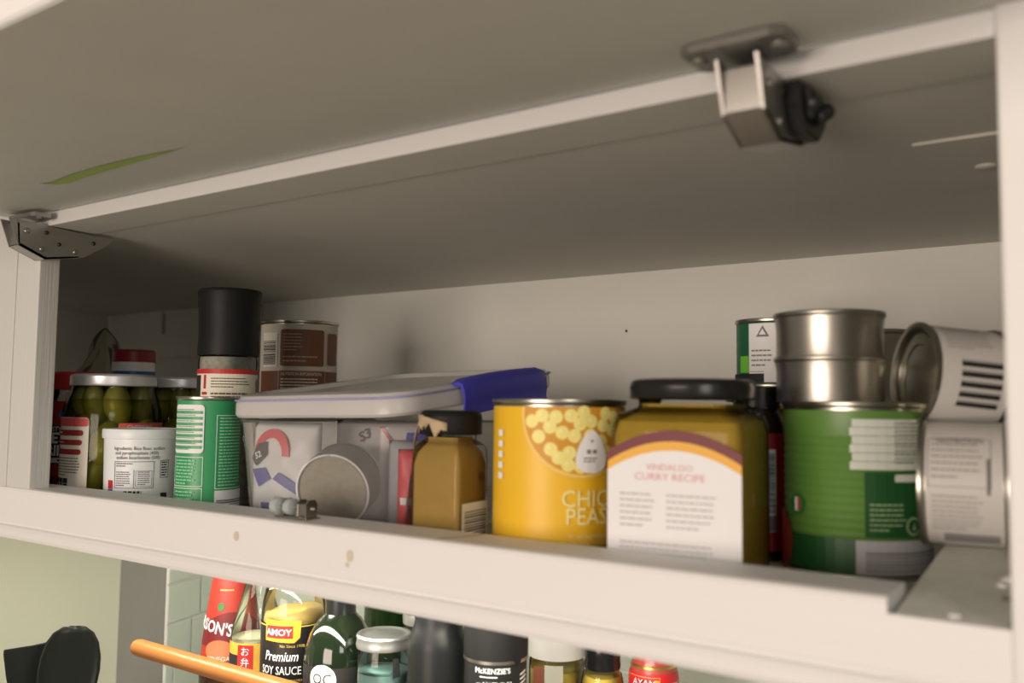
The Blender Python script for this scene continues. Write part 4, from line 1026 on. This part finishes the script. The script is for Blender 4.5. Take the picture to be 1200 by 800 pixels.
# black capped spice bottle
P = [(0, 0), (.0185, 0), (.0200, .003), (.0200, Z(-.165)), (.0185, Z(-.158)), (.0160, Z(-.156)), (.0160, Z(-.150))]
t = bottle('black_capped_bottle', 'small clear spice bottle of yellow powder with a shiny black cap', (.5308, .2760), .504, P, CLEAR)
lathe('bottle_cap', [(.0160, Z(-.1535)), (.0170, Z(-.1530)), (.0175, Z(-.1500)), (.0168, Z(-.1440)), (.0172, Z(-.1430)), (.0172, Z(-.1290)), (.0158, Z(-.1270)), (0, Z(-.1270))], GLOSSB, t)
lathe('yellow_powder', [(0, .003), (.0188, .003), (.0188, Z(-.166)), (.016, Z(-.160)), (0, Z(-.160))], mat('turmeric', (206, 172, 70), .7, noise=.1, nscale=60), t)
# red coconut bottle
P = [(0, 0), (.0215, 0), (.0232, .003), (.0232, Z(-.162)), (.0218, Z(-.150)), (.0202, Z(-.1465)), (.0190, Z(-.143)), (.0165, Z(-.132)), (.0140, Z(-.122)), (.0140, Z(-.11))]
t = bottle('red_sauce_bottle', 'small red-labelled sauce bottle with a gold collar, rightmost in the rack', (.5710, .3032), .447, P, mat('red_sauce_plastic', (176, 70, 60), .25))
lathe('gold_collar', [(.0205, Z(-.1500)), (.0215, Z(-.1495)), (.0212, Z(-.1470)), (.0200, Z(-.1465))], mat('gold_foil', (196, 160, 80), .3, .8), t)
lathe('bottle_cap', [(.0142, Z(-.1235)), (.0156, Z(-.123)), (.0156, Z(-.105)), (0, Z(-.104))], RED, t)
mp = Cyl(.0226, P[2:])
lb = decal('paper_label', t, mp, [rr(-.036, .03, .036, Z(-.1535))], mat('scarlet', (214, 34, 40), .45), .0006, vstep=.01)
decal('print', lb, mp, frame(-.028, .05, .006, Z(-.1555), .0006), mat('gold_print', (196, 164, 80)), .0010, vstep=.008)
decal('lettering', lb, mp, text('AYAM', .0085, -.0085, Z(-.1640), sx=.95, bold=.03), INK, .0011)
decal('lettering', lb, mp, text('AYAM', .0085, -.0088, Z(-.1636), sx=.95, bold=.0), WHITE, .0014)
decal('emblem', lb, mp, [disc(.003, Z(-.160), .0026)], AMB, .0014)
decal('print', lb, mp, words(.010, .030, .16, Z(-.158), 5, .35, seed=88), mat('pink_print', (226, 150, 140), .6), .0011)
# green bottle at the back, and a jar with pale lid
P = [(0, 0), (.032, 0), (.0345, .004), (.0345, Z(-.19)), (.0340, Z(-.165)), (.0300, Z(-.12)), (.016, Z(-.09)), (.0140, Z(-.05)), (0, Z(-.048))]
bottle('back_green_bottle', 'dark green bottle at the back, behind the silver lidded jar', (.1163, .4330), .739, P, mat('deep_green_gloss', (30, 52, 22), .08, coat=.5))
P = [(0, 0), (.026, 0), (.028, .003), (.028, Z(-.190)), (.0265, Z(-.186)), (.0265, Z(-.18))]
t = bottle('back_lidded_jar', 'dark jar with a shiny pale lid at the back, mostly hidden by the black bottle', (.1950, .4150), .70, P, mat('back_jar_dark', (56, 52, 44), .2), 'jar')
lathe('jar_lid', [(.027, Z(-.187)), (.0292, Z(-.1865)), (.0296, Z(-.1780)), (.0285, Z(-.1735)), (.026, Z(-.1735)), (.024, Z(-.1755)), (0, Z(-.1755))], mat('pale_shiny_lid', (220, 210, 198), .25, .5), t)

# ------------------------------------------------------------------ utensils by the pale wall
ck = thing('utensil_crock', 'grey crock holding black cooking utensils by the pale wall', 'crock', (-.1150, .0900, FLOOR_Z))
lathe('crock_body', [(0, 0), (.060, 0), (.064, .004), (.066, .090), (.0675, .092), (.066, .094), (.062, .092), (.059, .010), (0, .010)], mat('grey_stoneware', (120, 114, 104), .4), ck)
UT = mat('black_nylon', (24, 26, 22), .38)
def utensil(name, label, loc, rot, tilt, head, hz):
    t = thing(name, label, 'utensil', loc, 0); t.rotation_euler = (0, tilt, rot)
    bm = bmesh.new(); tube(bm, [(0, 0, 0), (0, 0, .05), (0, 0, hz * .7), (0, .002, hz)], [.006, .0065, .005, .0045], 10)
    finish('handle', bm, UT, t, smooth=True)
    bm = bmesh.new(); n = len(head)
    prev = None
    for w, z, b in head:                       # half width, height, bow to the back
        row = [bm.verts.new((w * math.sin(a), b * math.cos(a) + .004 - .006 * (1 - abs(math.sin(a))) * (1 if w > .01 else .4) + .002, z)) for a in [math.radians(-90 + 22.5 * k) for k in range(9)]]
        if prev:
            for k in range(8): bm.faces.new((prev[k], prev[k + 1], row[k + 1], row[k]))
        prev = row
    o = finish('head', bm, UT, t, smooth=True)
    s = o.modifiers.new('thick', 'SOLIDIFY'); s.thickness = .003
    return t
sp_h = [(.008, .155, .002), (.018, .170, .006), (.0265, .186, .010), (.0315, .204, .013), (.0330, .220, .014), (.0320, .236, .013), (.0280, .252, .010), (.0215, .263, .006), (.0120, .270, .002), (.004, .2725, .0)]
utensil('serving_spoon', 'black oval serving spoon standing upright against the pale wall', (-.0760, .0800, FLOOR_Z + .0105), 1.055, .08, [(w * .95, z - .052, b * .5) for w, z, b in sp_h], .12)
tn = [(.010, .150, 0), (.024, .168, .001), (.0300, .180, .001), (.0335, .205, .001), (.0350, .232, .001), (.0345, .2365, .001), (.0335, .2375, .001)]
utensil('slotted_turner', 'black flat turner behind the serving spoon, tilted left', (-.1080, .0900, FLOOR_Z + .0105), 1.092, -.10, [(w * .85, z - .042, b) for w, z, b in tn], .12)

for n_ in ('black_plastic', 'matt_black', 'tub_black', 'black_nylon'):
    MATS[n_].node_tree.nodes['Principled BSDF'].inputs['Specular IOR Level'].default_value = .22
